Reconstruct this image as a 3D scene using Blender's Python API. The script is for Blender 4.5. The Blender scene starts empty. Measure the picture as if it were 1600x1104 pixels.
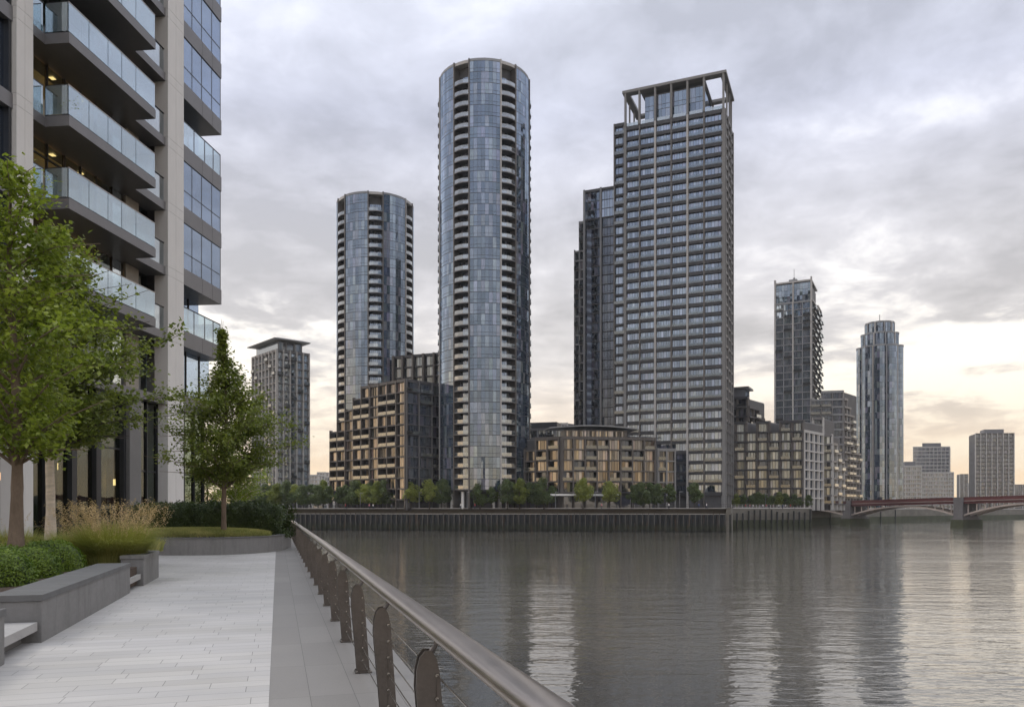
import bpy, math, random
import numpy as np
from mathutils import Vector, Matrix
R = math.radians
random.seed(7)
rng = np.random.default_rng(11)
scene = bpy.context.scene
C = scene.collection

# ------------------------------------------------------------------ camera
F, HY, CZ = 1244.0, 796.0, 1.7          # focal length and horizon of the photograph (1600 px wide), eye height
cam_d = bpy.data.cameras.new("camera"); cam = bpy.data.objects.new("camera", cam_d); C.objects.link(cam)
cam_d.sensor_width = 36; cam_d.lens = F / 1600 * 36
cam_d.shift_y = (HY - 552) / 1600
cam_d.clip_start = 0.1; cam_d.clip_end = 20000
cam.location = (0, 0, CZ); cam.rotation_euler = (R(90), 0, 0)
scene.camera = cam

# ------------------------------------------------------------------ view transform
scene.view_settings.view_transform = 'Standard'; scene.view_settings.look = 'None'
scene.view_settings.exposure = 0.5; scene.view_settings.gamma = 1
scene.render.film_transparent = False
scene.cycles.max_bounces = 8; scene.cycles.transparent_max_bounces = 16
scene.cycles.volume_bounces = 0
scene.cycles.caustics_reflective = False; scene.cycles.caustics_refractive = False
scene.cycles.use_denoising = True

# ------------------------------------------------------------------ node helper
class NT:
    def __init__(s, tree):
        s.t = tree; s.n = tree.nodes; s.n.clear()
    def new(s, typ, **kw):
        n = s.n.new(typ)
        for k, v in kw.items():
            setattr(n, k, v)
        return n
    def put(s, sock, v):
        if isinstance(v, bpy.types.NodeSocket): s.t.links.new(v, sock)
        elif v is not None:
            if isinstance(v, (tuple, list)) and len(v) == 3 and sock.type == 'RGBA': v = (*v, 1)
            sock.default_value = v
    def math(s, op, a, b=None, c=None, clamp=False):
        n = s.new('ShaderNodeMath', operation=op, use_clamp=clamp)
        s.put(n.inputs[0], a); s.put(n.inputs[1], b)
        if c is not None: s.put(n.inputs[2], c)
        return n.outputs[0]
    def vmath(s, op, a, b=None, sc=None):
        n = s.new('ShaderNodeVectorMath', operation=op)
        s.put(n.inputs[0], a)
        if b is not None: s.put(n.inputs[1], b)
        if sc is not None: s.put(n.inputs['Scale'], sc)
        return n.outputs[0]
    def mix(s, f, a, b, blend='MIX'):
        n = s.new('ShaderNodeMix', data_type='RGBA', blend_type=blend)
        s.put(n.inputs[0], f); s.put(n.inputs[6], a); s.put(n.inputs[7], b)
        return n.outputs[2]
    def noise(s, vec, scale, detail=3, rough=.55, dist=0.0, dim='3D'):
        n = s.new('ShaderNodeTexNoise', noise_dimensions=dim)
        s.put(n.inputs['Vector'], vec); s.put(n.inputs['Scale'], scale); s.put(n.inputs['Detail'], detail)
        s.put(n.inputs['Roughness'], rough); s.put(n.inputs['Distortion'], dist)
        return n.outputs[0]
    def ramp(s, f, stops, interp='LINEAR'):
        n = s.new('ShaderNodeValToRGB'); n.color_ramp.interpolation = interp
        e = n.color_ramp.elements
        while len(e) < len(stops): e.new(0.5)
        for k, (p, c) in enumerate(stops):
            e[k].position = p
            e[k].color = (*c, 1) if isinstance(c, tuple) else (c, c, c, 1)
        s.put(n.inputs[0], f)
        return n.outputs[0]
    def maprange(s, v, a, b, c=0.0, d=1.0, smooth=False):
        n = s.new('ShaderNodeMapRange', interpolation_type='SMOOTHSTEP' if smooth else 'LINEAR')
        for i, x in enumerate((v, a, b, c, d)): s.put(n.inputs[i], x)
        return n.outputs[0]
    def sep(s, v):
        n = s.new('ShaderNodeSeparateXYZ'); s.put(n.inputs[0], v); return n.outputs
    def comb(s, x, y, z=0.0):
        n = s.new('ShaderNodeCombineXYZ'); s.put(n.inputs[0], x); s.put(n.inputs[1], y); s.put(n.inputs[2], z); return n.outputs[0]

# ------------------------------------------------------------------ sky (cloud deck over a Nishita sky)
SUN_EL, SUN_AZ = 52.0, -62.0            # degrees; azimuth measured from +Y (view direction) towards +X
world = bpy.data.worlds.new("World"); scene.world = world; world.use_nodes = True
W = NT(world.node_tree)
sky = W.new('ShaderNodeTexSky', sky_type='NISHITA'); sky.sun_disc = False
sky.sun_elevation = R(SUN_EL); sky.sun_rotation = R(SUN_AZ); sky.dust_density = 2.0
tc = W.new('ShaderNodeTexCoord').outputs['Generated']
d = W.vmath('NORMALIZE', tc)
dx, dy, dz = W.sep(d)[0:3]
el = W.math('MAXIMUM', dz, 0.0)
den = W.math('ADD', el, 0.16)
pv = W.comb(W.math('DIVIDE', dx, den), W.math('DIVIDE', dy, den), 0.0)
pv = W.vmath('MULTIPLY', W.vmath('ADD', pv, (2.35, 0.4, 0)), (0.9, 1.0, 1))
nb = W.noise(pv, 0.55, 4, .5, .3)
nm = W.noise(W.vmath('MULTIPLY', pv, (1.25, 1.15, 1)), 1.35, 7, .56, .45)
nf = W.noise(W.vmath('MULTIPLY', pv, (1.3, 1.1, 1)), 4.6, 6, .60, .25)
cl = W.math('ADD', W.math('MULTIPLY', nb, .30), W.math('ADD', W.math('MULTIPLY', nm, .46), W.math('MULTIPLY', nf, .24)))
base = W.ramp(el, [(0.0, (.72, .49, .26)), (0.04, (.71, .54, .36)), (0.10, (.61, .515, .415)), (0.18, (.52, .49, .47)), (0.30, (.50, .49, .51)), (0.44, (.45, .465, .545)), (0.60, (.50, .52, .59)), (1.0, (1.15, 1.18, 1.25))])
shade = W.maprange(cl, .41, .59, .72, 1.24)
shade = W.mix(W.maprange(el, .02, .16), (1, 1, 1), W.comb(shade, shade, shade))
base = W.mix(1.0, base, shade, 'MULTIPLY')
# bright breaks: concentrated to the left of the view and to the far right, low in the sky
az = W.math('ARCTAN2', dx, dy)
gl = W.maprange(W.math('ABSOLUTE', W.math('SUBTRACT', az, -.36)), .0, .36, 1, 0, True)
gr = W.maprange(W.math('ABSOLUTE', W.math('SUBTRACT', az, .52)), .0, .40, 1, 0, True)
lo = W.maprange(el, .20, .56, 1, 0, True)
lo2 = W.maprange(el, .12, .36, 1, 0, True)
glow = W.math('MAXIMUM', W.math('MULTIPLY', gl, lo), W.math('MULTIPLY', gr, lo2))
thr = W.math('SUBTRACT', .545, W.math('MULTIPLY', glow, .075))
brk = W.maprange(W.math('SUBTRACT', cl, thr), -.035, .05, 0, 1, True)
brk = W.math('MULTIPLY', brk, W.math('ADD', .42, W.math('MULTIPLY', glow, .58)))
bright = W.ramp(el, [(0.0, (.66, .51, .33)), (.08, (.70, .60, .46)), (.16, (.82, .75, .64)), (.26, (.88, .85, .80)), (.38, (.74, .735, .74)), (.5, (.64, .65, .70)), (.7, (1.0, 1.0, 1.05))])
col = W.mix(brk, base, bright)
# the sunset side, outside the picture on the left: a low golden band
gs = W.maprange(W.math('ABSOLUTE', W.math('SUBTRACT', az, -1.75)), .15, .95, 1, 0, True)
gs = W.math('MULTIPLY', gs, W.maprange(el, .0, .30, 1, 0, True))
col = W.mix(gs, col, (1.15, .80, .45))
col10 = W.mix(1.0, col, (12, 12, 12), 'MULTIPLY')
col10 = W.mix(0.93, sky.outputs[0], col10)
bg = W.new('ShaderNodeBackground'); W.put(bg.inputs[0], col10); bg.inputs[1].default_value = 0.1
wo = W.new('ShaderNodeOutputWorld'); W.t.links.new(bg.outputs[0], wo.inputs[0])

# ------------------------------------------------------------------ sun (veiled, low on the left)
sl = bpy.data.lights.new("sun", 'SUN'); sl.energy = 1.0; sl.angle = R(16); sl.color = (1, .93, .82)
so = bpy.data.objects.new("sun", sl); C.objects.link(so)
sd = Vector((math.sin(R(SUN_AZ)) * math.cos(R(SUN_EL)), math.cos(R(SUN_AZ)) * math.cos(R(SUN_EL)), math.sin(R(SUN_EL))))
so.rotation_euler = sd.to_track_quat('Z', 'Y').to_euler()

# ================================================================== materials
MATS = {}
def pmat(name, col, rough=.6, metal=0.0, var=.15, scale=2.0, bump=0.0, spec=.5, col2=None, detail=5, stretch=(1, 1, 1), coord='Object'):
    m = bpy.data.materials.new(name); m.use_nodes = True; N = NT(m.node_tree)
    o = N.new('ShaderNodeOutputMaterial'); p = N.new('ShaderNodeBsdfPrincipled'); N.t.links.new(p.outputs[0], o.inputs[0])
    v = N.vmath('MULTIPLY', N.new('ShaderNodeTexCoord').outputs[coord], stretch)
    n = N.noise(v, scale, detail, .6)
    n2 = N.noise(v, scale * 9, 3, .6)
    f = N.maprange(N.math('ADD', N.math('MULTIPLY', n, .65), N.math('MULTIPLY', n2, .35)), .3, .7, 0, 1)
    a = tuple(c * (1 - var) for c in col); b = tuple(min(1, c * (1 + var)) for c in (col2 or col))
    N.put(p.inputs['Base Color'], N.mix(f, a, b))
    p.inputs['Roughness'].default_value = rough; p.inputs['Metallic'].default_value = metal
    p.inputs['Specular IOR Level'].default_value = spec
    if bump:
        bn = N.new('ShaderNodeBump'); bn.inputs['Strength'].default_value = bump; bn.inputs['Distance'].default_value = .02
        N.put(bn.inputs['Height'], n2); N.t.links.new(bn.outputs[0], p.inputs['Normal'])
    MATS[name] = m
    return m

def glass_mat(name, dark, light, tint, frame, refl=.5, lw=.05, tl=.0, lightp=.35, rough=.03, tilt=.012, fl=.05, lo=.70, hi=1.10):
    """Curtain-wall glass. UV in pane units: u = panes, v = storeys."""
    m = bpy.data.materials.new(name); m.use_nodes = True; N = NT(m.node_tree)
    o = N.new('ShaderNodeOutputMaterial')
    uv = N.new('ShaderNodeUVMap').outputs[0]
    u, v, _ = N.sep(uv)
    cell = N.comb(N.math('FLOOR', u), N.math('FLOOR', v), 0.0)
    wn = N.new('ShaderNodeTexWhiteNoise', noise_dimensions='2D'); N.put(wn.inputs['Vector'], cell)
    r = wn.outputs['Value']; rc = wn.outputs['Color']
    fu, fv = N.math('FRACT', u), N.math('FRACT', v)
    inner = N.noise(N.vmath('MULTIPLY', uv, (3.0, 1.2, 1)), 1.3, 3, .6)
    curtained = N.maprange(r, 1 - lightp, 1 - lightp + .08, 0, 1)  # panes picked at random take the paler curtain colour
    c = N.mix(N.math('MULTIPLY', curtained, N.maprange(inner, .35, .6, .45, 1)), dark, light)
    c = N.mix(1.0, c, N.comb(*[N.maprange(N.sep(rc)[i], 0, 1, .85, 1.14) for i in range(3)]), 'MULTIPLY')
    # slight tilt of each pane
    geo = N.new('ShaderNodeNewGeometry')
    off = N.vmath('MULTIPLY', N.vmath('SUBTRACT', rc, (.5, .5, .5)), (tilt * 2, tilt * 2, tilt * 2))
    wav = N.noise(N.vmath('MULTIPLY', uv, (1, .7, 1)), .9, 2, .5)
    off = N.vmath('ADD', off, N.vmath('SCALE', N.comb(N.math('SUBTRACT', wav, .5), N.math('SUBTRACT', wav, .5), 0.0), sc=tilt * 1.5))
    nor = N.vmath('NORMALIZE', N.vmath('ADD', geo.outputs['Normal'], off))
    df = N.new('ShaderNodeBsdfDiffuse'); N.put(df.inputs[0], c)
    gl_ = N.new('ShaderNodeBsdfGlossy'); N.put(gl_.inputs[0], tint); gl_.inputs['Roughness'].default_value = rough; N.put(gl_.inputs['Normal'], nor)
    lwt = N.new('ShaderNodeLayerWeight'); lwt.inputs[0].default_value = .5
    fac = N.maprange(N.math('POWER', lwt.outputs['Facing'], 2.0), 0, 1, refl, .96)
    wn2 = N.new('ShaderNodeTexWhiteNoise', noise_dimensions='2D'); N.put(wn2.inputs['Vector'], N.comb(N.math('FLOOR', u), N.math('FLOOR', N.math('MULTIPLY', v, .06)), 0.0))
    rmix = N.math('ADD', N.math('MULTIPLY', r, .35), N.math('MULTIPLY', wn2.outputs['Value'], .65))
    fac = N.math('MULTIPLY', fac, N.maprange(rmix, .1, .9, lo, hi), clamp=True)
    mx = N.new('ShaderNodeMixShader'); N.put(mx.inputs[0], fac); N.t.links.new(df.outputs[0], mx.inputs[1]); N.t.links.new(gl_.outputs[0], mx.inputs[2])
    fr = N.new('ShaderNodeBsdfPrincipled'); N.put(fr.inputs['Base Color'], frame); fr.inputs['Roughness'].default_value = .45
    line = N.math('GREATER_THAN', N.math('ABSOLUTE', N.math('SUBTRACT', fu, .5)), .5 - lw)
    line = N.math('MAXIMUM', line, N.math('GREATER_THAN', N.math('ABSOLUTE', N.math('SUBTRACT', fv, .5)), .5 - fl))
    if tl: line = N.math('MAXIMUM', line, N.math('LESS_THAN', N.math('ABSOLUTE', N.math('SUBTRACT', fv, tl)), .018))
    mx2 = N.new('ShaderNodeMixShader'); N.put(mx2.inputs[0], line); N.t.links.new(mx.outputs[0], mx2.inputs[1]); N.t.links.new(fr.outputs[0], mx2.inputs[2])
    N.t.links.new(mx2.outputs[0], o.inputs[0])
    MATS[name] = m
    return m

def clear_glass(name, tint, refl, rough=.02, milk=0.0, milkcol=(.6, .68, .7), pw=2.2, gcol=(.92, .96, .97)):
    m = bpy.data.materials.new(name); m.use_nodes = True; N = NT(m.node_tree)
    o = N.new('ShaderNodeOutputMaterial')
    tr = N.new('ShaderNodeBsdfTransparent'); N.put(tr.inputs[0], tint)
    df = N.new('ShaderNodeBsdfDiffuse'); N.put(df.inputs[0], milkcol)
    m1 = N.new('ShaderNodeMixShader'); m1.inputs[0].default_value = milk
    N.t.links.new(tr.outputs[0], m1.inputs[1]); N.t.links.new(df.outputs[0], m1.inputs[2])
    g = N.new('ShaderNodeBsdfGlossy'); N.put(g.inputs[0], gcol); g.inputs['Roughness'].default_value = rough
    n = N.noise(N.new('ShaderNodeTexCoord').outputs['Object'], 1.1, 2, .5)
    b = N.new('ShaderNodeBump'); b.inputs['Strength'].default_value = .05; b.inputs['Distance'].default_value = .05
    N.put(b.inputs['Height'], n); N.t.links.new(b.outputs[0], g.inputs['Normal'])
    lwt = N.new('ShaderNodeLayerWeight'); lwt.inputs[0].default_value = .5
    fac = N.maprange(N.math('POWER', lwt.outputs['Facing'], pw), 0, 1, refl, .95)
    mx = N.new('ShaderNodeMixShader'); N.put(mx.inputs[0], fac)
    N.t.links.new(m1.outputs[0], mx.inputs[1]); N.t.links.new(g.outputs[0], mx.inputs[2]); N.t.links.new(mx.outputs[0], o.inputs[0])
    MATS[name] = m
    return m

def leaf_mat(name, c1, c2, trans=.3, rough=.45):
    m = bpy.data.materials.new(name); m.use_nodes = True; N = NT(m.node_tree)
    o = N.new('ShaderNodeOutputMaterial'); p = N.new('ShaderNodeBsdfPrincipled')
    ri = N.new('ShaderNodeNewGeometry').outputs['Random Per Island']
    pos = N.new('ShaderNodeTexCoord').outputs['Object']
    n = N.noise(pos, 1.1, 3, .6)
    f = N.math('ADD', N.math('MULTIPLY', ri, .6), N.maprange(n, .35, .65, -.1, .5), clamp=True)
    c = N.mix(f, c1, c2)
    N.put(p.inputs['Base Color'], c); p.inputs['Roughness'].default_value = rough; p.inputs['Specular IOR Level'].default_value = .35
    t = N.new('ShaderNodeBsdfTranslucent'); N.put(t.inputs[0], N.mix(1.0, c, (1.25, 1.35, .7), 'MULTIPLY'))
    mx = N.new('ShaderNodeMixShader'); mx.inputs[0].default_value = trans
    N.t.links.new(p.outputs[0], mx.inputs[1]); N.t.links.new(t.outputs[0], mx.inputs[2]); N.t.links.new(mx.outputs[0], o.inputs[0])
    MATS[name] = m
    return m

def emit_mat(name, col, s):
    m = bpy.data.materials.new(name); m.use_nodes = True; N = NT(m.node_tree)
    o = N.new('ShaderNodeOutputMaterial'); e = N.new('ShaderNodeEmission'); N.put(e.inputs[0], col); e.inputs[1].default_value = s
    N.t.links.new(e.outputs[0], o.inputs[0]); MATS[name] = m
    return m

pmat('stone_light', (.63, .61, .585), .55, var=.08, scale=.35, bump=.05, stretch=(1, 1, .4))
pmat('stone_pale', (.20, .197, .196), .7, var=.12, scale=.05, stretch=(1, 1, .3))
pmat('stone_dark', (.16, .155, .15), .6, var=.12, scale=1.2, bump=.05)
pmat('slab_metal', (.17, .165, .168), .42, .3, var=.10, scale=.5)
pmat('slab_dark', (.045, .046, .052), .5, .2, var=.2, scale=.3)
pmat('soffit', (.11, .10, .095), .6, var=.1, scale=.5)
pmat('frame_dark', (.035, .036, .04), .4, .3, var=.2, scale=1)
pmat('fin_bronze', (.115, .107, .102), .45, .4, var=.15, scale=.05)
pmat('fin_grey', (.23, .235, .245), .45, .3, var=.15, scale=.05)
pmat('fin_light', (.40, .385, .37), .55, .0, var=.12, scale=.04)
pmat('brickframe', (.105, .094, .086), .8, var=.2, scale=.08)
pmat('concrete_pale', (.45, .435, .415), .8, var=.12, scale=.03)
pmat('roof_grey', (.16, .16, .17), .8, var=.2, scale=.1)
pmat('recess_wall', (.07, .07, .075), .6, var=.25, scale=.3)
pmat('wood_inside', (.50, .27, .10), .6, var=.25, scale=.6)
pmat('wall_inside', (.30, .27, .23), .8, var=.2, scale=.6)
pmat('planter_side', (.185, .18, .175), .75, var=.13, scale=1.6, bump=.12, detail=8)
pmat('planter_cap', (.115, .115, .115), .6, var=.15, scale=2.0, bump=.1, detail=8)
pmat('bench_stone', (.33, .32, .31), .7, var=.12, scale=2.5, bump=.1, detail=8)
pmat('mulch', (.075, .05, .035), .95, var=.6, scale=14, bump=1.0)
pmat('bark_brown', (.17, .125, .09), .9, var=.35, scale=5, bump=1.0, stretch=(1, 1, .35))
pmat('bark_birch', (.62, .53, .43), .8, var=.35, scale=4, bump=.4, stretch=(.6, .6, 3.0))
pmat('bark_dark', (.06, .05, .04), .9, var=.3, scale=2)
pmat('steel_rail', (.36, .32, .29), .30, .95, var=.12, scale=1.2, bump=.02, stretch=(1, .2, 1))
pmat('steel_post', (.125, .112, .103), .40, .75, var=.25, scale=4, bump=.06)
pmat('cable', (.5, .48, .45), .25, 1.0, var=.05)
pmat('pile_steel', (.022, .024, .026), .8, .1, var=.5, scale=.25, stretch=(1, 1, .25))
pmat('pile_post', (.085, .08, .072), .8, var=.35, scale=.3, stretch=(1, 1, .3))
pmat('river_wall', (.15, .14, .12), .9, var=.35, scale=.15, stretch=(1, 1, 2.5))
pmat('algae_wall', (.055, .062, .035), .9, var=.35, scale=.2)
pmat('quay_pave', (.30, .285, .265), .85, var=.15, scale=.2)
pmat('land', (.13, .13, .12), .9, var=.2, scale=.02)
pmat('red_paint', (.095, .028, .030), .5, var=.15, scale=.4)
pmat('bridge_white', (.42, .36, .33), .6, var=.15, scale=.3)
pmat('bridge_pier', (.13, .125, .13), .8, var=.25, scale=.2)
pmat('dark_void', (.018, .018, .02), .8, var=.2)
pmat('white_paint', (.72, .71, .69), .5, var=.06)
pmat('grey_far', (.20, .22, .25), .8, var=.12, scale=.03)
leaf_mat('leaf_bright', (.10, .145, .022), (.30, .35, .06), .42)
leaf_mat('leaf_mid', (.088, .122, .028), (.25, .28, .065), .40)
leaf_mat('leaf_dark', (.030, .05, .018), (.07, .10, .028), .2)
leaf_mat('leaf_box', (.055, .105, .016), (.18, .25, .03), .28)
leaf_mat('leaf_far_dark', (.06, .095, .04), (.13, .165, .06), .3)
leaf_mat('leaf_far_light', (.18, .22, .05), (.32, .34, .09), .35)
leaf_mat('grass_blade', (.22, .25, .07), (.48, .46, .18), .45)
leaf_mat('grass_low', (.24, .27, .09), (.55, .50, .24), .45)
leaf_mat('grass_plume', (.42, .30, .17), (.62, .48, .30), .3)
glass_mat('glass_blue', (.035, .05, .075), (.22, .26, .30), (.50, .60, .73), (.045, .05, .06), refl=.36, lw=.028, tl=.32, fl=.03)
glass_mat('glass_dark', (.018, .022, .03), (.10, .11, .13), (.34, .39, .48), (.03, .03, .035), refl=.26, lw=.05, tl=.3)
glass_mat('glass_square', (.03, .04, .06), (.24, .27, .31), (.56, .67, .84), (.03, .03, .035), refl=.42, lw=.06, tl=.0, lightp=.4)
glass_mat('glass_warm', (.03, .03, .03), (.34, .29, .22), (.66, .62, .57), (.05, .045, .04), refl=.36, lw=.07, tl=.0, lightp=.3, tilt=.03, lo=.15, hi=1.15)
glass_mat('glass_grey', (.03, .038, .045), (.26, .28, .28), (.58, .64, .68), (.05, .05, .055), refl=.38, lw=.07, tl=.0, lightp=.3, lo=.3, hi=1.15)
glass_mat('glass_slender', (.07, .085, .10), (.30, .33, .35), (.66, .74, .82), (.10, .11, .12), refl=.72, lw=.05, lightp=.4)
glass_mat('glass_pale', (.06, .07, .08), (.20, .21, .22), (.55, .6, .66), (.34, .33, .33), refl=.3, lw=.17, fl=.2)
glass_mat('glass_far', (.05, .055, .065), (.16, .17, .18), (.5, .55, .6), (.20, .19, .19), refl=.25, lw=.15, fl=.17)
clear_glass('glass_rail', (.74, .85, .87), .36, .04, .12, (.42, .50, .54), gcol=(.78, .86, .92))
clear_glass('glass_rail_far', (.55, .62, .66), .26, .05, .16, (.34, .38, .41))
clear_glass('glass_rail_mid', (.50, .58, .64), .13, .05, .03, (.25, .29, .32))
clear_glass('glass_rail_dim', (.42, .44, .44), .14, .05, .10, (.2, .2, .2))
clear_glass('glass_near', (.62, .68, .72), .30, .01)
clear_glass('glass_bay', (.42, .50, .60), .30, .01, gcol=(.66, .76, .90))
clear_glass('glass_lobby', (.52, .58, .54), .10, .01, pw=4.5, gcol=(.75, .78, .76))
emit_mat('lamp_warm', (1, .62, .28), 3.5)

m = pmat('wood_glow', (.50, .27, .10), .6, var=.3, scale=.6)
_p = [n for n in m.node_tree.nodes if n.type == 'BSDF_PRINCIPLED'][0]; _p.inputs['Emission Color'].default_value = (1, .55, .2, 1); _p.inputs['Emission Strength'].default_value = .16  # room light put into the wood as a faint amber emission
for _n in ('steel_rail', 'steel_post', 'planter_side', 'planter_cap'):
    _t = MATS[_n].node_tree; _p = [n for n in _t.nodes if n.type == 'BSDF_PRINCIPLED'][0]; N = NT.__new__(NT); N.t = _t; N.n = _t.nodes
    _v = N.vmath('MULTIPLY', N.new('ShaderNodeTexCoord').outputs['Object'], (1, 1, 3 if 'plant' in _n else 1))
    _r0 = _p.inputs['Roughness'].default_value
    N.put(_p.inputs['Roughness'], N.maprange(N.noise(_v, 3.1, 6, .7), .3, .7, _r0 - .02, _r0 + (.16 if 'plant' in _n else .06)))
    if 'planter' in _n:      # water streaks and lime marks on the stone
        _c = _p.inputs['Base Color'].links[0].from_socket
        _s = N.noise(N.vmath('MULTIPLY', N.new('ShaderNodeTexCoord').outputs['Object'], (5, 5, .7)), 1.0, 5, .65)
        N.put(_p.inputs['Base Color'], N.mix(N.maprange(_s, .5, .68, 0, .45), _c, (.10, .098, .092)))
for _n in ('pile_steel', 'pile_post'):      # algae and tide marks, height above the low water line
    _t = MATS[_n].node_tree; _p = [n for n in _t.nodes if n.type == 'BSDF_PRINCIPLED'][0]; N = NT.__new__(NT); N.t = _t; N.n = _t.nodes
    _o = N.new('ShaderNodeTexCoord').outputs['Object']; _z = N.sep(_o)[2]; _c = _p.inputs['Base Color'].links[0].from_socket
    _h = N.math('ADD', _z, N.math('MULTIPLY', N.noise(_o, .35, 4, .6), 1.6))
    _c = N.mix(N.maprange(_h, 3.6, 2.2, 0, .8), _c, (.030, .036, .020)); _c = N.mix(N.maprange(_h, 1.6, 1.1, 0, .8), _c, (.012, .013, .012))
    _c = N.mix(N.maprange(N.noise(N.vmath('MULTIPLY', _o, (1, 1, .2)), .8, 4, .6), .58, .68, 0, .5), _c, (.10, .06, .035)); N.put(_p.inputs['Base Color'], _c)
# ---- paving, water : written out
def paving_mat():
    m = bpy.data.materials.new('paving'); m.use_nodes = True; N = NT(m.node_tree)
    o = N.new('ShaderNodeOutputMaterial'); p = N.new('ShaderNodeBsdfPrincipled'); N.t.links.new(p.outputs[0], o.inputs[0])
    co = N.new('ShaderNodeTexCoord').outputs['Object']
    def brick(scale_row, width):
        b = N.new('ShaderNodeTexBrick'); N.put(b.inputs['Vector'], co)
        b.inputs['Scale'].default_value = 1; b.inputs['Mortar Size'].default_value = .0045; b.inputs['Mortar Smooth'].default_value = .3
        b.inputs['Brick Width'].default_value = width; b.inputs['Row Height'].default_value = scale_row
        b.inputs['Color1'].default_value = (0, 0, 0, 1); b.inputs['Color2'].default_value = (1, 1, 1, 1); b.inputs['Mortar'].default_value = (.5, .5, .5, 1)
        b.offset = .37; b.offset_frequency = 2; b.squash = .8; b.squash_frequency = 3; b.inputs['Bias'].default_value = -.1
        return b
    b = brick(.245, .78)
    r = N.sep(b.outputs['Color'])[0]
    c = N.mix(r, (.37, .355, .335), (.455, .440, .418))
    st = N.noise(N.vmath('MULTIPLY', co, (.55, 2.2, 1)), .9, 6, .62, .4)
    c = N.mix(N.maprange(st, .42, .62, .0, .45), c, (.36, .355, .36))
    gr = N.noise(co, 90, 4, .7)
    c = N.mix(.14, c, N.comb(gr, gr, gr), 'OVERLAY')
    big = N.noise(co, .35, 3, .5)
    c = N.mix(N.maprange(big, .4, .7, 0, .3), c, (.62, .60, .60))
    damp = N.noise(N.vmath('MULTIPLY', co, (.35, 1.1, 1)), .8, 7, .7, .8)
    c = N.mix(N.maprange(damp, .54, .72, 0, .38), c, (.27, .265, .26))
    vs = N.new('ShaderNodeTexVoronoi'); N.put(vs.inputs['Vector'], co); vs.inputs['Scale'].default_value = 2.3
    spot = N.math('LESS_THAN', vs.outputs['Distance'], .035)
    c = N.mix(N.math('MULTIPLY', spot, .35), c, (.2, .195, .19))
    mo = N.math('MULTIPLY', b.outputs['Fac'], .8)
    c = N.mix(mo, c, (.13, .125, .12))
    N.put(p.inputs['Base Color'], c); p.inputs['Roughness'].default_value = .62
    bp = N.new('ShaderNodeBump'); bp.inputs['Strength'].default_value = .25; bp.inputs['Distance'].default_value = .01
    N.put(bp.inputs['Height'], N.math('SUBTRACT', N.math('MULTIPLY', gr, .3), b.outputs['Fac'])); N.t.links.new(bp.outputs[0], p.inputs['Normal'])
    MATS['paving'] = m
    m = bpy.data.materials.new('granite_strip'); m.use_nodes = True; N = NT(m.node_tree)
    o = N.new('ShaderNodeOutputMaterial'); p = N.new('ShaderNodeBsdfPrincipled'); N.t.links.new(p.outputs[0], o.inputs[0])
    co = N.new('ShaderNodeTexCoord').outputs['Object']
    b = N.new('ShaderNodeTexBrick'); N.put(b.inputs['Vector'], N.vmath('ADD', co, (.115, 0, 0)))
    b.inputs['Scale'].default_value = 1; b.inputs['Mortar Size'].default_value = .003; b.inputs['Brick Width'].default_value = .40; b.inputs['Row Height'].default_value = 1.5
    b.inputs['Color1'].default_value = (0, 0, 0, 1); b.inputs['Color2'].default_value = (1, 1, 1, 1); b.offset = 0.0
    c = N.mix(N.sep(b.outputs['Color'])[0], (.185, .175, .165), (.215, .204, .193))
    gr = N.noise(co, 120, 4, .75); c = N.mix(.3, c, N.comb(gr, gr, gr), 'OVERLAY')
    bg_ = N.noise(co, .8, 5, .6); c = N.mix(N.maprange(bg_, .4, .7, 0, .35), c, (.16, .155, .15))
    c = N.mix(N.math('MULTIPLY', b.outputs['Fac'], .75), c, (.05, .05, .05))
    N.put(p.inputs['Base Color'], c); p.inputs['Roughness'].default_value = .6
    bp = N.new('ShaderNodeBump'); bp.inputs['Strength'].default_value = .15; bp.inputs['Distance'].default_value = .006
    N.put(bp.inputs['Height'], N.math('SUBTRACT', gr, b.outputs['Fac'])); N.t.links.new(bp.outputs[0], p.inputs['Normal'])
    MATS['granite_strip'] = m
paving_mat()

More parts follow.
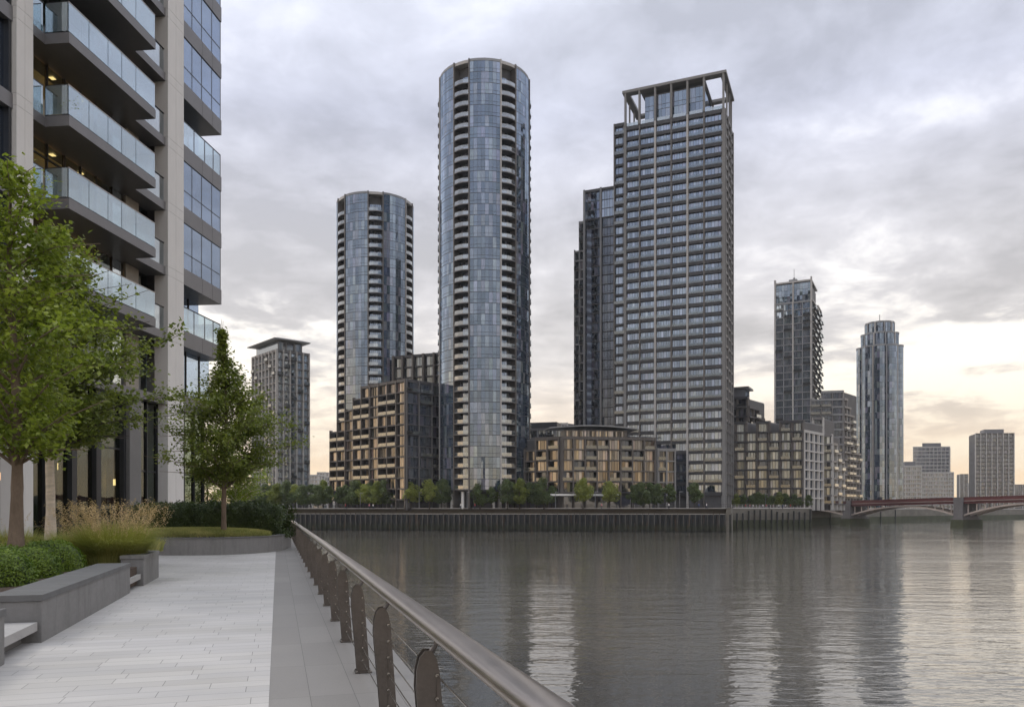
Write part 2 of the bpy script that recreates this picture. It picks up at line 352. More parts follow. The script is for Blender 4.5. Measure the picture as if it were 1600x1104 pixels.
def water_mat():
    m = bpy.data.materials.new('river_water'); m.use_nodes = True; N = NT(m.node_tree)
    o = N.new('ShaderNodeOutputMaterial'); p = N.new('ShaderNodeBsdfPrincipled'); N.t.links.new(p.outputs[0], o.inputs[0])
    co = N.new('ShaderNodeTexCoord').outputs['Object']
    big = N.noise(N.vmath('MULTIPLY', co, (.010, .022, 1)), 1, 4, .6, .6)
    N.put(p.inputs['Base Color'], N.mix(N.maprange(big, .35, .65), (.092, .085, .073), (.118, .109, .094)))
    p.inputs['Roughness'].default_value = .03; p.inputs['IOR'].default_value = 1.9
    a = N.noise(N.vmath('MULTIPLY', co, (.62, 1.9, 1)), 1.0, 3, .55, .5)
    b = N.noise(N.vmath('ADD', N.vmath('MULTIPLY', co, (.16, .45, 1)), (7, 3, 0)), 1.0, 2, .5, .3)
    c = N.noise(N.vmath('MULTIPLY', co, (2.2, 5.0, 1)), 1.0, 2, .5)
    h = N.math('ADD', N.math('MULTIPLY', a, .040), N.math('ADD', N.math('MULTIPLY', b, .085), N.math('MULTIPLY', c, .008)))
    patch = N.maprange(big, .36, .62, .55, 1.25)
    dist = N.new('ShaderNodeCameraData').outputs['View Distance'] if False else None
    iso = N.noise(N.vmath('MULTIPLY', co, (.9, 1.1, 1)), 1.0, 2, .5)
    h = N.math('ADD', h, N.math('MULTIPLY', iso, .030))
    h = N.math('MULTIPLY', h, patch)
    bp = N.new('ShaderNodeBump'); bp.inputs['Strength'].default_value = 1.0; bp.inputs['Distance'].default_value = 1.0
    N.put(bp.inputs['Height'], h); N.t.links.new(bp.outputs[0], p.inputs['Normal'])
    MATS['river_water'] = m
water_mat()

# ================================================================== geometry helpers
class MB:
    """collects polygons with material slots and UVs; build() links them as one mesh object"""
    def __init__(s): s.v = []; s.f = []; s.m = []; s.uv = []; s.names = []
    def mi(s, name):
        if name not in s.names: s.names.append(name)
        return s.names.index(name)
    def poly(s, pts, mat, uv=None):
        k = len(s.v); s.v.extend(pts); s.f.append(tuple(range(k, k + len(pts)))); s.m.append(s.mi(mat))
        s.uv.append(uv or [(0.5, .5)] * len(pts))
    def merge(s, o):
        k = len(s.v); s.v.extend(o.v); mp = [s.mi(n) for n in o.names]
        s.f.extend(tuple(i + k for i in f) for f in o.f); s.m.extend(mp[i] for i in o.m); s.uv.extend(o.uv)
    def build(s, name, parent=None, smooth=False, origin=None):
        me = bpy.data.meshes.new(name)
        org = Vector(origin) if origin is not None else (parent.matrix_world.translation if parent is not None else Vector((0, 0, 0)))
        if parent is not None and origin is None: org = parent.get('_org', None); org = Vector(org) if org is not None else Vector((0, 0, 0))
        vs = np.array(s.v, dtype=float).reshape(-1, 3) - np.array(org)
        me.from_pydata(vs.tolist(), [], s.f)
        for n in s.names: me.materials.append(MATS[n])
        me.polygons.foreach_set('material_index', s.m)
        ul = me.uv_layers.new(name='UVMap')
        ul.data.foreach_set('uv', [c for q in s.uv for p in q for c in p])
        if smooth: me.polygons.foreach_set('use_smooth', [True] * len(me.polygons))
        o = bpy.data.objects.new(name, me); C.objects.link(o)
        if parent is not None: o.parent = parent
        if parent is None: o.location = org
        o['_org'] = [float(q_) for q_ in org]
        return o
    def importance(s):
        t = 0.0
        for f in s.f:
            a, b, c = (np.array(s.v[i]) for i in f[:3]); dd = np.array(s.v[f[2]]) if len(f) < 4 else np.array(s.v[f[3]])
            n = np.cross(c - a, dd - b) * .5 if len(f) > 3 else np.cross(b - a, c - a) * .5
            vv = a - np.array((0, 0, CZ)); r = np.linalg.norm(vv) + 1e-6
            if vv[1] < 1: continue
            px = 800 + F * vv[0] / vv[1]; py = HY - F * vv[2] / vv[1]
            if px < -60 or px > 1660 or py < -60 or py > 1160: continue
            t += max(0.0, -float(np.dot(n, vv))) / r ** 3
        return t

def fastmesh(name, verts, faces, mat, parent=None, smooth=False):
    """verts (n,3), faces (m,k) numpy arrays"""
    org = np.array(parent['_org']) if parent is not None and '_org' in parent else np.zeros(3)
    me = bpy.data.meshes.new(name)
    me.from_pydata((verts - org).tolist(), [], faces.tolist()); me.materials.append(MATS[mat])
    o = bpy.data.objects.new(name, me); C.objects.link(o)
    if parent is not None: o.parent = parent
    o['_org'] = [float(q_) for q_ in org]
    return o

class Fr:
    """facade frame: u along, w outward, z up"""
    def __init__(s, o, u, w): s.o = o; s.u = u; s.w = w; s.sg = u[0] * w[1] - u[1] * w[0]
    def p(s, u, w, z): return (s.o[0] + s.u[0] * u + s.w[0] * w, s.o[1] + s.u[1] * u + s.w[1] * w, z)
    def box(s, mb, u0, u1, w0, w1, z0, z1, mat, skip=()):
        P = [s.p(u, w, z) for z in (z0, z1) for (u, w) in ((u0, w0), (u1, w0), (u1, w1), (u0, w1))]
        F_ = {'b': (3, 2, 1, 0), 't': (4, 5, 6, 7), 'w0': (0, 1, 5, 4), 'u1': (1, 2, 6, 5), 'w1': (2, 3, 7, 6), 'u0': (3, 0, 4, 7)}
        for k, f in F_.items():
            if k in skip: continue
            f = f if s.sg > 0 else f[::-1]
            mb.poly([P[i] for i in f], mat)
    def wq(s, mb, u0, u1, w, z0, z1, mat, uv):
        """outward-facing quad; uv=(ua,ub,va,vb)"""
        pts = [s.p(u0, w, z0), s.p(u1, w, z0), s.p(u1, w, z1), s.p(u0, w, z1)]
        q = [(uv[0], uv[2]), (uv[1], uv[2]), (uv[1], uv[3]), (uv[0], uv[3])]
        if s.sg > 0: pts = pts[::-1]; q = q[::-1]
        mb.poly(pts, mat, q)

WORLD = Fr((0, 0), (1, 0), (0, 1))

def tag(o, label=None, cat=None, group=None, kind=None):
    if label: o['label'] = label
    if cat: o['category'] = cat
    if group: o['group'] = group
    if kind: o['kind'] = kind
    return o
def empty(name, loc, label, cat, group=None):
    o = bpy.data.objects.new(name, None); C.objects.link(o); o.location = loc; o.empty_display_size = .5
    o['_org'] = [float(q_) for q_ in loc]
    return tag(o, label, cat, group)

class Thing:
    """one top-level thing; collects parts by kind and keeps at most 100 of one kind as single parts"""
    def __init__(s, name, loc, label, cat, group=None):
        s.root = empty(name, loc, label, cat, group); s.parts = {}
    def add(s, kind, mb, child=None): s.parts.setdefault(kind, []).append((mb, child))
    def finish(s, cap=100):
        for kind, L in s.parts.items():
            if len(L) > cap:
                L = sorted(L, key=lambda t: -(t[0].importance() + (t[1][1].importance() if t[1] else 0)))
                keep, rest = L[:cap], L[cap:]
            else: keep, rest = L, []
            for mb, ch in keep:
                o = mb.build(kind, s.root)
                if ch: ch[1].build(ch[0], o)
            if rest:
                r = MB()
                for mb, ch in rest:
                    r.merge(mb)
                    if ch: r.merge(ch[1])
                o = r.build(kind, s.root); o['kind'] = 'stuff'
        return s.root

def P(px, Y): return ((px - 800) / F * Y, Y)
def Zy(py, Y): return CZ + (HY - py) / F * Y
GZ = 2.0            # level of the far bank
WZ = -5.0           # level of the water

# ================================================================== setting: ground, water
def sheet(name, pts, z, mat, kind='structure'):
    mb = MB(); mb.poly([(x, y, z) for x, y in pts], mat); o = mb.build(name)
    if kind: o['kind'] = kind
    return o
water = sheet('river_water', [(-3000, -400), (3000, -400), (3000, 1600), (-3000, 1600)], WZ, 'river_water')
sheet('river_bed', [(-6000, -3000), (8000, -3000), (8000, 8000), (-6000, 8000)], WZ - 3, 'land')

TH = math.radians(16.4); SN, CS = math.sin(TH), math.cos(TH)
def AB(a, b): return (-SN * a + CS * b, CS * a + SN * b)        # a along the promenade, b towards the river
PR = Fr((0, 0), (CS, SN), (-SN, CS))                            # u = b, w = a
PEND = 54.3
def local_sheet(name, b0, b1, a0, a1, z, mat):
    mb = MB(); mb.poly([(b0, a0, z), (b1, a0, z), (b1, a1, z), (b0, a1, z)], mat)
    o = mb.build(name); o.rotation_euler = (0, 0, TH); o['kind'] = 'structure'; return o
mb = MB(); PR.box(mb, -160, -.075, -60, PEND, -.6, 0.0, 'paving', skip=('b',))
o = mb.build('promenade_ground')
# put the paving sheet in promenade axes so that its courses run across the path
o.data.transform(Matrix.Rotation(-TH, 4, 'Z')); o.rotation_euler = (0, 0, TH); o['kind'] = 'structure'
mb = MB(); PR.box(mb, -.075, 1.35, -60, PEND, -.6, -.004, 'granite_strip', skip=('b', 'u0'))
o = mb.build('path_granite_strip'); o.data.transform(Matrix.Rotation(-TH, 4, 'Z')); o.rotation_euler = (0, 0, TH); o['kind'] = 'structure'
mb = MB(); PR.box(mb, -160, 1.30, -60, PEND - .05, WZ - 3, -.61, 'river_wall')
tag(mb.build('river_wall'), 'brown stone river wall under the near promenade edge', 'wall')

# far bank : land sheet with its quay walls
BANK = [(-3000, 760), (-400, 316), (-76, 262), (65, 236), (76, 274), (108, 287), (128, 355), (215, 440), (390, 600), (700, 760), (3000, 1500), (6000, 7000), (-6000, 7000)]
mb = MB(); mb.poly([(x, y, GZ) for x, y in BANK], 'land'); tag(mb.build('far_bank_ground'), kind='structure')
def seg_fr(p, q):
    L = math.hypot(q[0] - p[0], q[1] - p[1]); u = ((q[0] - p[0]) / L, (q[1] - p[1]) / L)
    return Fr(p, u, (u[1], -u[0])), L     # outward = to the right of p->q  (towards the water for this order)
# sheet-piled wharf
def pile_wharf(p, q, name, label, step, ztop):
    fr, L = seg_fr(p, q); T = Thing(name, (*p, WZ), label, 'wharf wall')
    n = int(L / step); mb = MB()
    for i in range(n):                       # corrugated steel sheeting
        u0, u1 = i * L / n, (i + 1) * L / n; um = (u0 + u1) / 2; q_ = (u1 - u0) * .18
        prof = [(u0, 0), (u0 + q_, -.45), (um - q_ * .3, -.45), (um + q_, 0), (u1, 0)]
        for (a, wa), (b, wb) in zip(prof[:-1], prof[1:]):
            mb.poly([fr.p(b, wb, WZ - 1), fr.p(a, wa, WZ - 1), fr.p(a, wa, ztop), fr.p(b, wb, ztop)], 'pile_steel')
    T.add('steel_sheeting', mb)
    for i in range(n + 1):
        u = i * L / n; mb = MB(); hh = ztop + random.uniform(-.1, .45)
        fr.box(mb, u - .11, u + .11, -.1, .22, WZ - 1, hh, 'pile_post'); T.add('timber_fender', mb)
    mb = MB(); fr.box(mb, 0, L, -3.2, -.5, ztop - .6, ztop + .25, 'quay_pave'); T.add('coping', mb)
    mb = MB(); fr.box(mb, 0, L, -3.6, -3.2, WZ, GZ - .02, 'river_wall'); T.add('retaining_wall', mb)
    mb = MB(); fr.box(mb, 0, L, -3.62, -3.1, GZ - .015, GZ + .28, 'quay_pave'); T.add('parapet', mb)
    for i in range(n // 2):                  # thin quay railing
        pass
    return T.finish()
pile_wharf((-400, 316), (-76, 262), 'wharf_wall', 'weathered dark piled wharf wall running off past the hedge end', 3.2, .2)
pile_wharf((-76, 262), (65, 236), 'wharf_wall', 'long dark sheet piled wharf wall with pale posts below the round tower', 1.72, .3)
fr, L = seg_fr((65, 236), (76, 274)); T = Thing('quay_wall', (65, 236, WZ), 'short stone return wall at the end of the piled wharf', 'wall')
mb = MB(); fr.box(mb, 0, L, -1.5, 0, WZ - 1, GZ + .3, 'river_wall'); T.add('masonry', mb); T.finish()
def bank_wall(p, q, label, posts=0):
    fr, L = seg_fr(p, q); T = Thing('quay_wall', (*p, WZ), label, 'wall')
    mb = MB(); fr.box(mb, 0, L, -1.2, 0, WZ + 3.2, GZ + .1, 'river_wall'); T.add('masonry', mb)
    mb = MB(); fr.box(mb, 0, L, -1.2, .06, WZ - 1, WZ + 3.2, 'algae_wall'); T.add('tidal_band', mb)
    mb = MB(); fr.box(mb, 0, L, -1.3, .12, GZ + .1, GZ + .55, 'concrete_pale'); T.add('coping', mb)
    for i in range(posts):
        mb = MB(); u = L * (i + .5) / posts; fr.box(mb, u - .2, u + .2, .5, .9, WZ - 1, GZ - random.uniform(.0, 1.5), 'pile_steel'); T.add('timber_fender', mb)
        mb = MB(); fr.box(mb, u - .12, u + .12, .1, .5, WZ + 2.2, WZ + 2.5, 'pile_steel'); T.add('fender_strut', mb)
    T.finish()
bank_wall((76, 274), (108, 287), 'stone quay wall with green tide band and dark fender posts, left of the bridge', 14)
bank_wall((108, 287), (128, 355), 'stone quay wall turning back beneath the bridge end', 0)
bank_wall((128, 355), (215, 440), 'dark quay wall seen under the first bridge arch', 6)
bank_wall((215, 440), (390, 600), 'dark quay wall seen under the second bridge arch', 0)
bank_wall((390, 600), (700, 760), 'farthest dark quay wall beyond the bridge', 0)

# ================================================================== building kit
class St:
    def __init__(s, **k):
        s.glass = 'glass_grey'; s.col = 'fin_grey'; s.band = 'slab_dark'; s.cw = .5; s.co = .3; s.so = .15; s.sh = .6; s.rec = .5
        s.panes = 4; s.balc = 0.0; s.bo = 1.0; s.rail = 'glass_rail_dim'; s.colo = None; s.bslab = 'slab_dark'; s.bdepth = None; s.bspots = None
        s.__dict__.update(k)
SEED = [0]
def facade(T, P0, P1, nrm, zb, fh, nf, st, widths=None):
    """P0->P1 along the face, nrm outward; nf = storeys per bay"""
    L = math.hypot(P1[0] - P0[0], P1[1] - P0[1]); u = ((P1[0] - P0[0]) / L, (P1[1] - P0[1]) / L)
    fr = Fr(P0, u, nrm); nb = len(nf); SEED[0] += 1; sd_ = SEED[0] * 37
    ws = widths or [1] * nb; tot = sum(ws); us = [0]
    for w in ws: us.append(us[-1] + w / tot * L)
    rr = random.Random(SEED[0])
    for i in range(nb):
        for j in range(nf[i]):
            z0 = zb + j * fh; mb = MB(); isb = (st.bspots(i, j) if st.bspots else rr.random() < st.balc)
            rec = st.rec + (st.bdepth if (isb and st.bdepth) else 0)
            fr.wq(mb, us[i], us[i + 1], -rec, z0 + (0 if rec > st.rec else st.sh * .5), z0 + fh, st.glass if not (isb and st.bdepth and rr.random() < .5) else 'glass_dark',
                  (sd_ + i * st.panes, sd_ + (i + 1) * st.panes - .001, j + .12, j + .999))
            if rec > st.rec:     # loggia cheeks
                for uu in (us[i] + .03, us[i + 1] - .03):
                    mb.poly([fr.p(uu, -rec, z0), fr.p(uu, -st.rec + .3, z0), fr.p(uu, -st.rec + .3, z0 + fh), fr.p(uu, -rec, z0 + fh)], 'recess_wall')
            T.add('window', mb)
            if isb:
                bm_ = MB(); a, b = us[i] + st.cw * .5 + .03, us[i + 1] - st.cw * .5 - .03
                fr.box(bm_, a, b, -rec + .02, st.bo, z0 + .02, z0 + .30, st.bslab)
                rl = MB(); fr.box(rl, a + .02, b - .02, st.bo - .08, st.bo - .02, z0 + .30, z0 + 1.35, st.rail, skip=('b',))
                if st.bo > .5:
                    fr.box(rl, a + .02, a + .07, 0, st.bo - .09, z0 + .30, z0 + 1.35, st.rail, skip=('b',)); fr.box(rl, b - .07, b - .02, 0, st.bo - .09, z0 + .30, z0 + 1.35, st.rail, skip=('b',))
                T.add('balcony', bm_, ('railing', rl))
    for j in range(max(nf) + 1):
        i = 0
        while i < nb:
            if nf[i] >= j:
                k = i
                while k + 1 < nb and nf[k + 1] >= j: k += 1
                mb = MB(); top = (j == max(nf[i:k + 1]))
                fr.box(mb, us[i] + .01, us[k + 1] - .01, -st.rec - .3, st.so, zb + j * fh - st.sh * .5, zb + j * fh + (st.sh * .5 if not top else .7), st.band)
                T.add('floor_band', mb); i = k + 1
            else: i += 1
    for i in range(nb + 1):
        n = max(nf[max(0, i - 1)], nf[min(nb - 1, i)]); co = st.co if not st.colo else st.colo(i)[0]; cm = st.col if not st.colo else st.colo(i)[1]; cw = st.cw if not st.colo else st.colo(i)[2]
        mb = MB(); sgn = 0 if 0 < i < nb else (1 if i == 0 else -1)
        uc = us[i] + sgn * cw * .5
        fr.box(mb, uc - cw / 2, uc + cw / 2, -st.rec - .28, co, GZ - .5, zb + n * fh + .73, cm)
        T.add('column', mb)
    return fr, us

def rect_building(name, label, cat, c, dR, LR, dL, LL, zb, fh, nfR, nfL, stR, stL=None, group=None, roof='roof_grey', wR=None, wL=None, finish=True):
    stL = stL or stR
    T = Thing(name, (*c, GZ), label, cat, group)
    E1 = (c[0] + dR[0] * LR, c[1] + dR[1] * LR); E2 = (c[0] + dL[0] * LL, c[1] + dL[1] * LL)
    facade(T, c, E1, (-dL[0], -dL[1]), zb, fh, nfR, stR, wR)
    facade(T, c, E2, (-dR[0], -dR[1]), zb, fh, nfL, stL, wL)
    # solid behind the two faces, stepped like the left face (its storeys), walls on the two far sides
    fr = Fr(c, dL, dR); nb = len(nfL); ws = wL or [1] * nb; tot = sum(ws); acc = 0
    for i in range(nb):
        u0, u1 = acc / tot * LL, (acc + ws[i]) / tot * LL; acc += ws[i]
        rec = stL.rec + (stL.bdepth or 0) + .02; recr = stR.rec + (stR.bdepth or 0) + .02
        mb = MB(); top = zb + nfL[i] * fh
        fr.box(mb, max(u0, recr), u1 - (0 if i < nb - 1 else .3), rec, LR - .3, GZ - .5, top + (.01 * i), 'recess_wall')
        T.add('wall', mb)
        mb = MB(); fr.box(mb, max(u0, recr) + .1, u1 - .35, rec + .1, LR - .4, top + .02 + .01 * i, top + .35, roof); T.add('roof', mb)
    if finish: T.finish()
    return T

def unit(x, y): l = math.hypot(x, y); return (x / l, y / l)

# ------------------------------------------------------------------ round towers
def round_tower(name, label, cx, cy, r, top, phase, nfloor, balmid=0.0, group=None, legs=True):
    """six glazed drums of 37 degrees and six balcony stacks of 23 degrees round the plan. phase = degrees from the direction facing the camera."""
    T = Thing(name, (cx, cy, GZ), label, 'tower', group)
    toc = math.atan2(-cy, -cx)                    # direction from the tower to the camera
    zb = GZ + 6.0; fh = (top - .8 - zb) / nfloor
    def pt(ang, rad, z): a = toc + ang; return (cx + rad * math.cos(a), cy + rad * math.sin(a), z)
    SEED[0] += 1; sd_ = SEED[0] * 53
    for k in range(6):
        c0 = R(phase + 60 * k); g0, g1 = c0 - R(18.6), c0 + R(18.6); nfac = 4
        for j in range(nfloor):
            z0 = zb + j * fh; mb = MB()
            for q in range(nfac):
                a0 = g0 + (g1 - g0) * q / nfac; a1 = g0 + (g1 - g0) * (q + 1) / nfac
                u0 = sd_ + k * 8 + q * 2
                mb.poly([pt(a0, r, z0), pt(a1, r, z0), pt(a1, r, z0 + fh), pt(a0, r, z0 + fh)], 'glass_blue', [(u0, j + .001), (u0 + 1.999, j + .001), (u0 + 1.999, j + .999), (u0, j + .999)])
                am = .0012
            T.add('glazing_panel', mb)
        # drum parapet
        mb = MB()
        for q in range(nfac):
            a0 = g0 + (g1 - g0) * q / nfac; a1 = g0 + (g1 - g0) * (q + 1) / nfac
            for (ra, rb, za, zc, flip) in ((r + .05, r + .05, top - .8, top, False), (r - .6, r - .6, top - .8, top, True)):
                qd = [pt(a0, ra, za), pt(a1, rb, za), pt(a1, rb, zc), pt(a0, ra, zc)]
                mb.poly(qd[::-1] if flip else qd, 'fin_grey')
            mb.poly([pt(a0, r + .05, top), pt(a1, r + .05, top), pt(a1, r - .6, top), pt(a0, r - .6, top)], 'fin_grey')
        T.add('parapet', mb)
        # fins at both edges of the drum
        for e in (g0, g1):
            s_ = 1 if e == g1 else -1
            mb = MB(); w_ = .42 / r; a0, a1 = (e, e + s_ * w_) if s_ > 0 else (e + s_ * w_, e)
            ra, rb = r - 2.4, r + .28; zz0, zz1 = GZ - .5, top + .1
            lo_, hi_ = [[pt(a0, ra, z), pt(a1, ra, z), pt(a1, rb, z), pt(a0, rb, z)] for z in (zz0, zz1)]
            mt = 'fin_light' if random.random() < .35 else 'fin_bronze'
            mb.poly([lo_[3], lo_[2], hi_[2], hi_[3]], mt); mb.poly([lo_[1], lo_[0], hi_[0], hi_[1]], mt)
            mb.poly([lo_[0], lo_[3], hi_[3], hi_[0]], mt); mb.poly([lo_[2], lo_[1], hi_[1], hi_[2]], mt); mb.poly(hi_, mt)
            T.add('fin', mb)
        # balcony stack
        b0, b1 = g1 + R(1.7), c0 + R(60 - 18.6 - 1.7); nb_ = 3
        for j in range(nfloor):
            z0 = zb + j * fh
            if j >= nfloor - 1: continue
            mb = MB()
            for q in range(nb_):
                a0 = b0 + (b1 - b0) * q / nb_; a1 = b0 + (b1 - b0) * (q + 1) / nb_
                ri = r - 2.3; u0 = sd_ + 300 + k * 6 + q * 2
                mb.poly([pt(a0, ri, z0), pt(a1, ri, z0), pt(a1, ri, z0 + fh), pt(a0, ri, z0 + fh)], 'glass_square', [(u0, j + .06), (u0 + 1.999, j + .06), (u0 + 1.999, j + .9), (u0, j + .9)])
            T.add('window', mb)
            bs = MB(); rl = MB(); ro = r + .22; zt = z0 + .32
            for q in range(nb_):
                a0 = b0 + (b1 - b0) * q / nb_; a1 = b0 + (b1 - b0) * (q + 1) / nb_
                bul = lambda a: ro + .38 * math.sin(math.pi * (a - b0) / (b1 - b0))
                A, B, A2, B2 = pt(a0, r - 2.28, z0), pt(a1, r - 2.28, z0), pt(a0, bul(a0), z0), pt(a1, bul(a1), z0)
                up = lambda p_, z: (p_[0], p_[1], z)
                bs.poly([A2, B2, B, A][::-1], 'slab_dark'); bs.poly([up(A2, zt), up(B2, zt), up(B, zt), up(A, zt)], 'slab_metal'); bs.poly([A2, B2, up(B2, zt), up(A2, zt)], 'slab_metal')
                A3, B3 = pt(a0, bul(a0) - .06, 0), pt(a1, bul(a1) - .06, 0)
                rl.poly([up(A3, zt), up(B3, zt), up(B3, zt + 1.1), up(A3, zt + 1.1)], 'glass_rail_far')
                rl.poly([up(A3, zt + 1.1), up(B3, zt + 1.1), up(B3, zt + 1.17), up(A3, zt + 1.17)], 'fin_grey')
            T.add('balcony', bs, ('railing', rl))
        # pale ring beam bridging the balcony stack at the top
        mb = MB()
        for q in range(nb_):
            a0 = g1 + (c0 + R(60 - 18.6) - g1) * q / nb_; a1 = g1 + (c0 + R(60 - 18.6) - g1) * (q + 1) / nb_
            mb.poly([pt(a0, r - .1, top - 1.1), pt(a1, r - .1, top - 1.1), pt(a1, r - .1, top - .1), pt(a0, r - .1, top - .1)], 'fin_light')
            mb.poly([pt(a1, r - 4.5, top - 1.1), pt(a1, r - .1, top - 1.1), pt(a0, r - .1, top - 1.1), pt(a0, r - 4.5, top - 1.1)], 'fin_light')
            mb.poly([pt(a0, r - .1, top - .1), pt(a1, r - .1, top - .1), pt(a1, r - 4.5, top - .1), pt(a0, r - 4.5, top - .1)], 'roof_grey')
        T.add('ring_beam', mb)
    # inner core, roof and podium columns
    def cyl(rad, z0, z1, mat, n=48, cap=True):
        mb = MB()
        for q in range(n):
            a0, a1 = 2 * math.pi * q / n, 2 * math.pi * (q + 1) / n
            mb.poly([pt(a0, rad, z0), pt(a1, rad, z0), pt(a1, rad, z1), pt(a0, rad, z1)], mat, [(q * 1.0, 0.2), (q + .99, .2), (q + .99, .9), (q * 1.0, .9)])
        if cap: mb.poly([pt(2 * math.pi * q / n, rad, z1) for q in range(n)], 'roof_grey')
        return mb
    T.add('core', cyl(r - 2.36, GZ, top - 1.2, 'recess_wall')); T.add('lobby', cyl(r - 3.0, GZ - .1, zb - .4, 'glass_warm', 40, False))
    mb = cyl(r - .2, zb - .5, zb - .02, 'slab_dark'); mb.poly([pt(-2 * math.pi * q / 48, r - .2, zb - .5) for q in range(48)], 'soffit'); T.add('transfer_slab', mb)
    if legs:
        for k in range(12):
            a = R(phase + 30 * k + (0 if k % 2 else 11)); mb = MB(); n = 10; base = pt(a, r - 1.0, 0)
            for q in range(n):
                t0, t1 = 2 * math.pi * q / n, 2 * math.pi * (q + 1) / n
                mb.poly([(base[0] + .5 * math.cos(t0), base[1] + .5 * math.sin(t0), GZ - .1), (base[0] + .5 * math.cos(t1), base[1] + .5 * math.sin(t1), GZ - .1), (base[0] + .5 * math.cos(t1), base[1] + .5 * math.sin(t1), zb - .5), (base[0] + .5 * math.cos(t0), base[1] + .5 * math.sin(t0), zb - .5)], 'white_paint')
            T.add('pillar', mb)
    return T.finish()

round_tower('round_tower', 'tallest round glass tower with balcony stacks, middle of the riverside skyline', -9.2, 267, 15.1, 144.6, 0.5, 39)
round_tower('round_tower', 'shorter round glass tower behind the stepped brown apartment block', -54.9, 320, 15.3, 123.6, 30.3, 33)

# ------------------------------------------------------------------ tall square tower with open crown
def square_tower():
    c = (70.1, 262.0); dL = unit(-.9218, .3876); dR = (-dL[1] * -1 * 1.0, 0); dR = unit(.3876, .9218)
    LL, LR = 34.0, 19.3; fh = 3.5; zb = GZ + 5.0; nfl = 36
    stL = St(glass='glass_square', col='fin_light', band='slab_dark', cw=.45, co=.45, so=.22, sh=1.15, rec=.55, panes=6, bo=.28, bslab='slab_dark', rail='glass_rail_mid',
             bspots=lambda i, j: (i * 7 + j * 3) % 5 > 1 or (i == 1 and j % 3),
             colo=lambda i: (.6, 'fin_light', .62) if i in (2, 4) else ((.36, 'fin_bronze', .5) if i in (1, 3, 5) else (.45, 'stone_pale', .85)))
    stR = St(glass='glass_dark', col='stone_pale', band='fin_bronze', cw=.7, co=.4, so=.2, sh=.8, rec=1.0, panes=3, balc=.0)
    T = rect_building('square_tower', 'tall square apartment tower with pale vertical fins and an open roof frame', 'tower', c, dR, LR, dL, LL, zb, fh,
                      [nfl] * 3, [nfl] * 6, stR, stL, wL=[1.25, 1, 1, 1, 1, 1], finish=False)
    zt = zb + nfl * fh; top = 146.0
    fr = Fr(c, dL, dR)                             # u along the river face, w into the building
    us = [0]
    for w in (1.25, 1, 1, 1, 1, 1): us.append(us[-1] + w / 6.25 * LL)
    for i, u in enumerate(us):                     # crown posts of the front and back
        uc = min(max(u, .5), LL - .5)
        for w0, w1 in ((-.6, .5), (LR - .9, LR)):
            mb = MB(); fr.box(mb, uc - .3, uc + .3, w0, w1, zt + .74, top - .9, 'stone_pale'); T.add('crown_post', mb)
    for w in (LR / 3, 2 * LR / 3):
        for uc in (.3, LL - .3):
            mb = MB(); fr.box(mb, uc - .25, uc + .25, w - .25, w + .25, zt + .74, top - .9, 'stone_pale'); T.add('crown_post', mb)
    mb = MB()
    fr.box(mb, -.5, LL + .5, -.75, 2.0, top - .9, top, 'stone_pale'); fr.box(mb, -.5, LL + .5, LR - 2.0, LR + .3, top - .9, top, 'stone_pale')
    fr.box(mb, -.5, 1.6, 2.0, LR - 2.0, top - .9, top, 'stone_pale'); fr.box(mb, LL - 1.6, LL + .5, 2.0, LR - 2.0, top - .9, top, 'stone_pale'); fr.box(mb, us[1], us[5], 2.0, LR - 2.0, top - .8, top - .1, 'roof_grey')
    T.add('crown_beam', mb)
    mb = MB(); u0, u1 = us[1] + .2, us[5] - 1.5
    for j in range(2):
        za, zc = zt + .4 + j * 5.0, zt + .4 + (j + 1) * 5.0
        pts = [((u0, 1.6), (u1, 1.6)), ((u1, 1.6), (u1, LR - 3)), ((u1, LR - 3), (u0, LR - 3)), ((u0, LR - 3), (u0, 1.6))]
        for n, (a, b) in enumerate(pts):
            k = 14 if n % 2 == 0 else 6
            mb.poly([fr.p(*a, za), fr.p(*b, za), fr.p(*b, zc), fr.p(*a, zc)], 'glass_blue', [(900, j + .01), (900 + k, j + .01), (900 + k, j + .99), (900, j + .99)])
    T.add('penthouse_glazing', mb)
    mb = MB(); fr.box(mb, u0 - .3, u1 + .3, 1.4, LR - 2.7, zt + 10.41, zt + 10.6, 'roof_grey'); T.add('penthouse_roof', mb)
    for i in range(6):
        mb = MB(); fr.box(mb, us[i] + .6, us[i + 1] - .6, .0, .06, zt + .74, zt + 1.9, 'glass_rail_far'); T.add('roof_railing', mb)
    T.finish()
    # lower slim wing behind its left edge
    e = fr.p(LL + .3, 3.5, 0)
    zt2 = Zy(197, 283)
    n2 = int((zt2 - zb) / fh)
    st = St(glass='glass_square', col='fin_bronze', band='slab_dark', cw=.5, co=.2, so=.1, sh=.8, rec=.7, panes=3, balc=.5, bo=.4)
    rect_building('slim_tower', 'slim lower wing tower tucked against the left side of the square tower', 'tower', (e[0], e[1]), dR, 14, dL, 4.4, zb, fh, [n2] * 3, [n2], st)
square_tower()

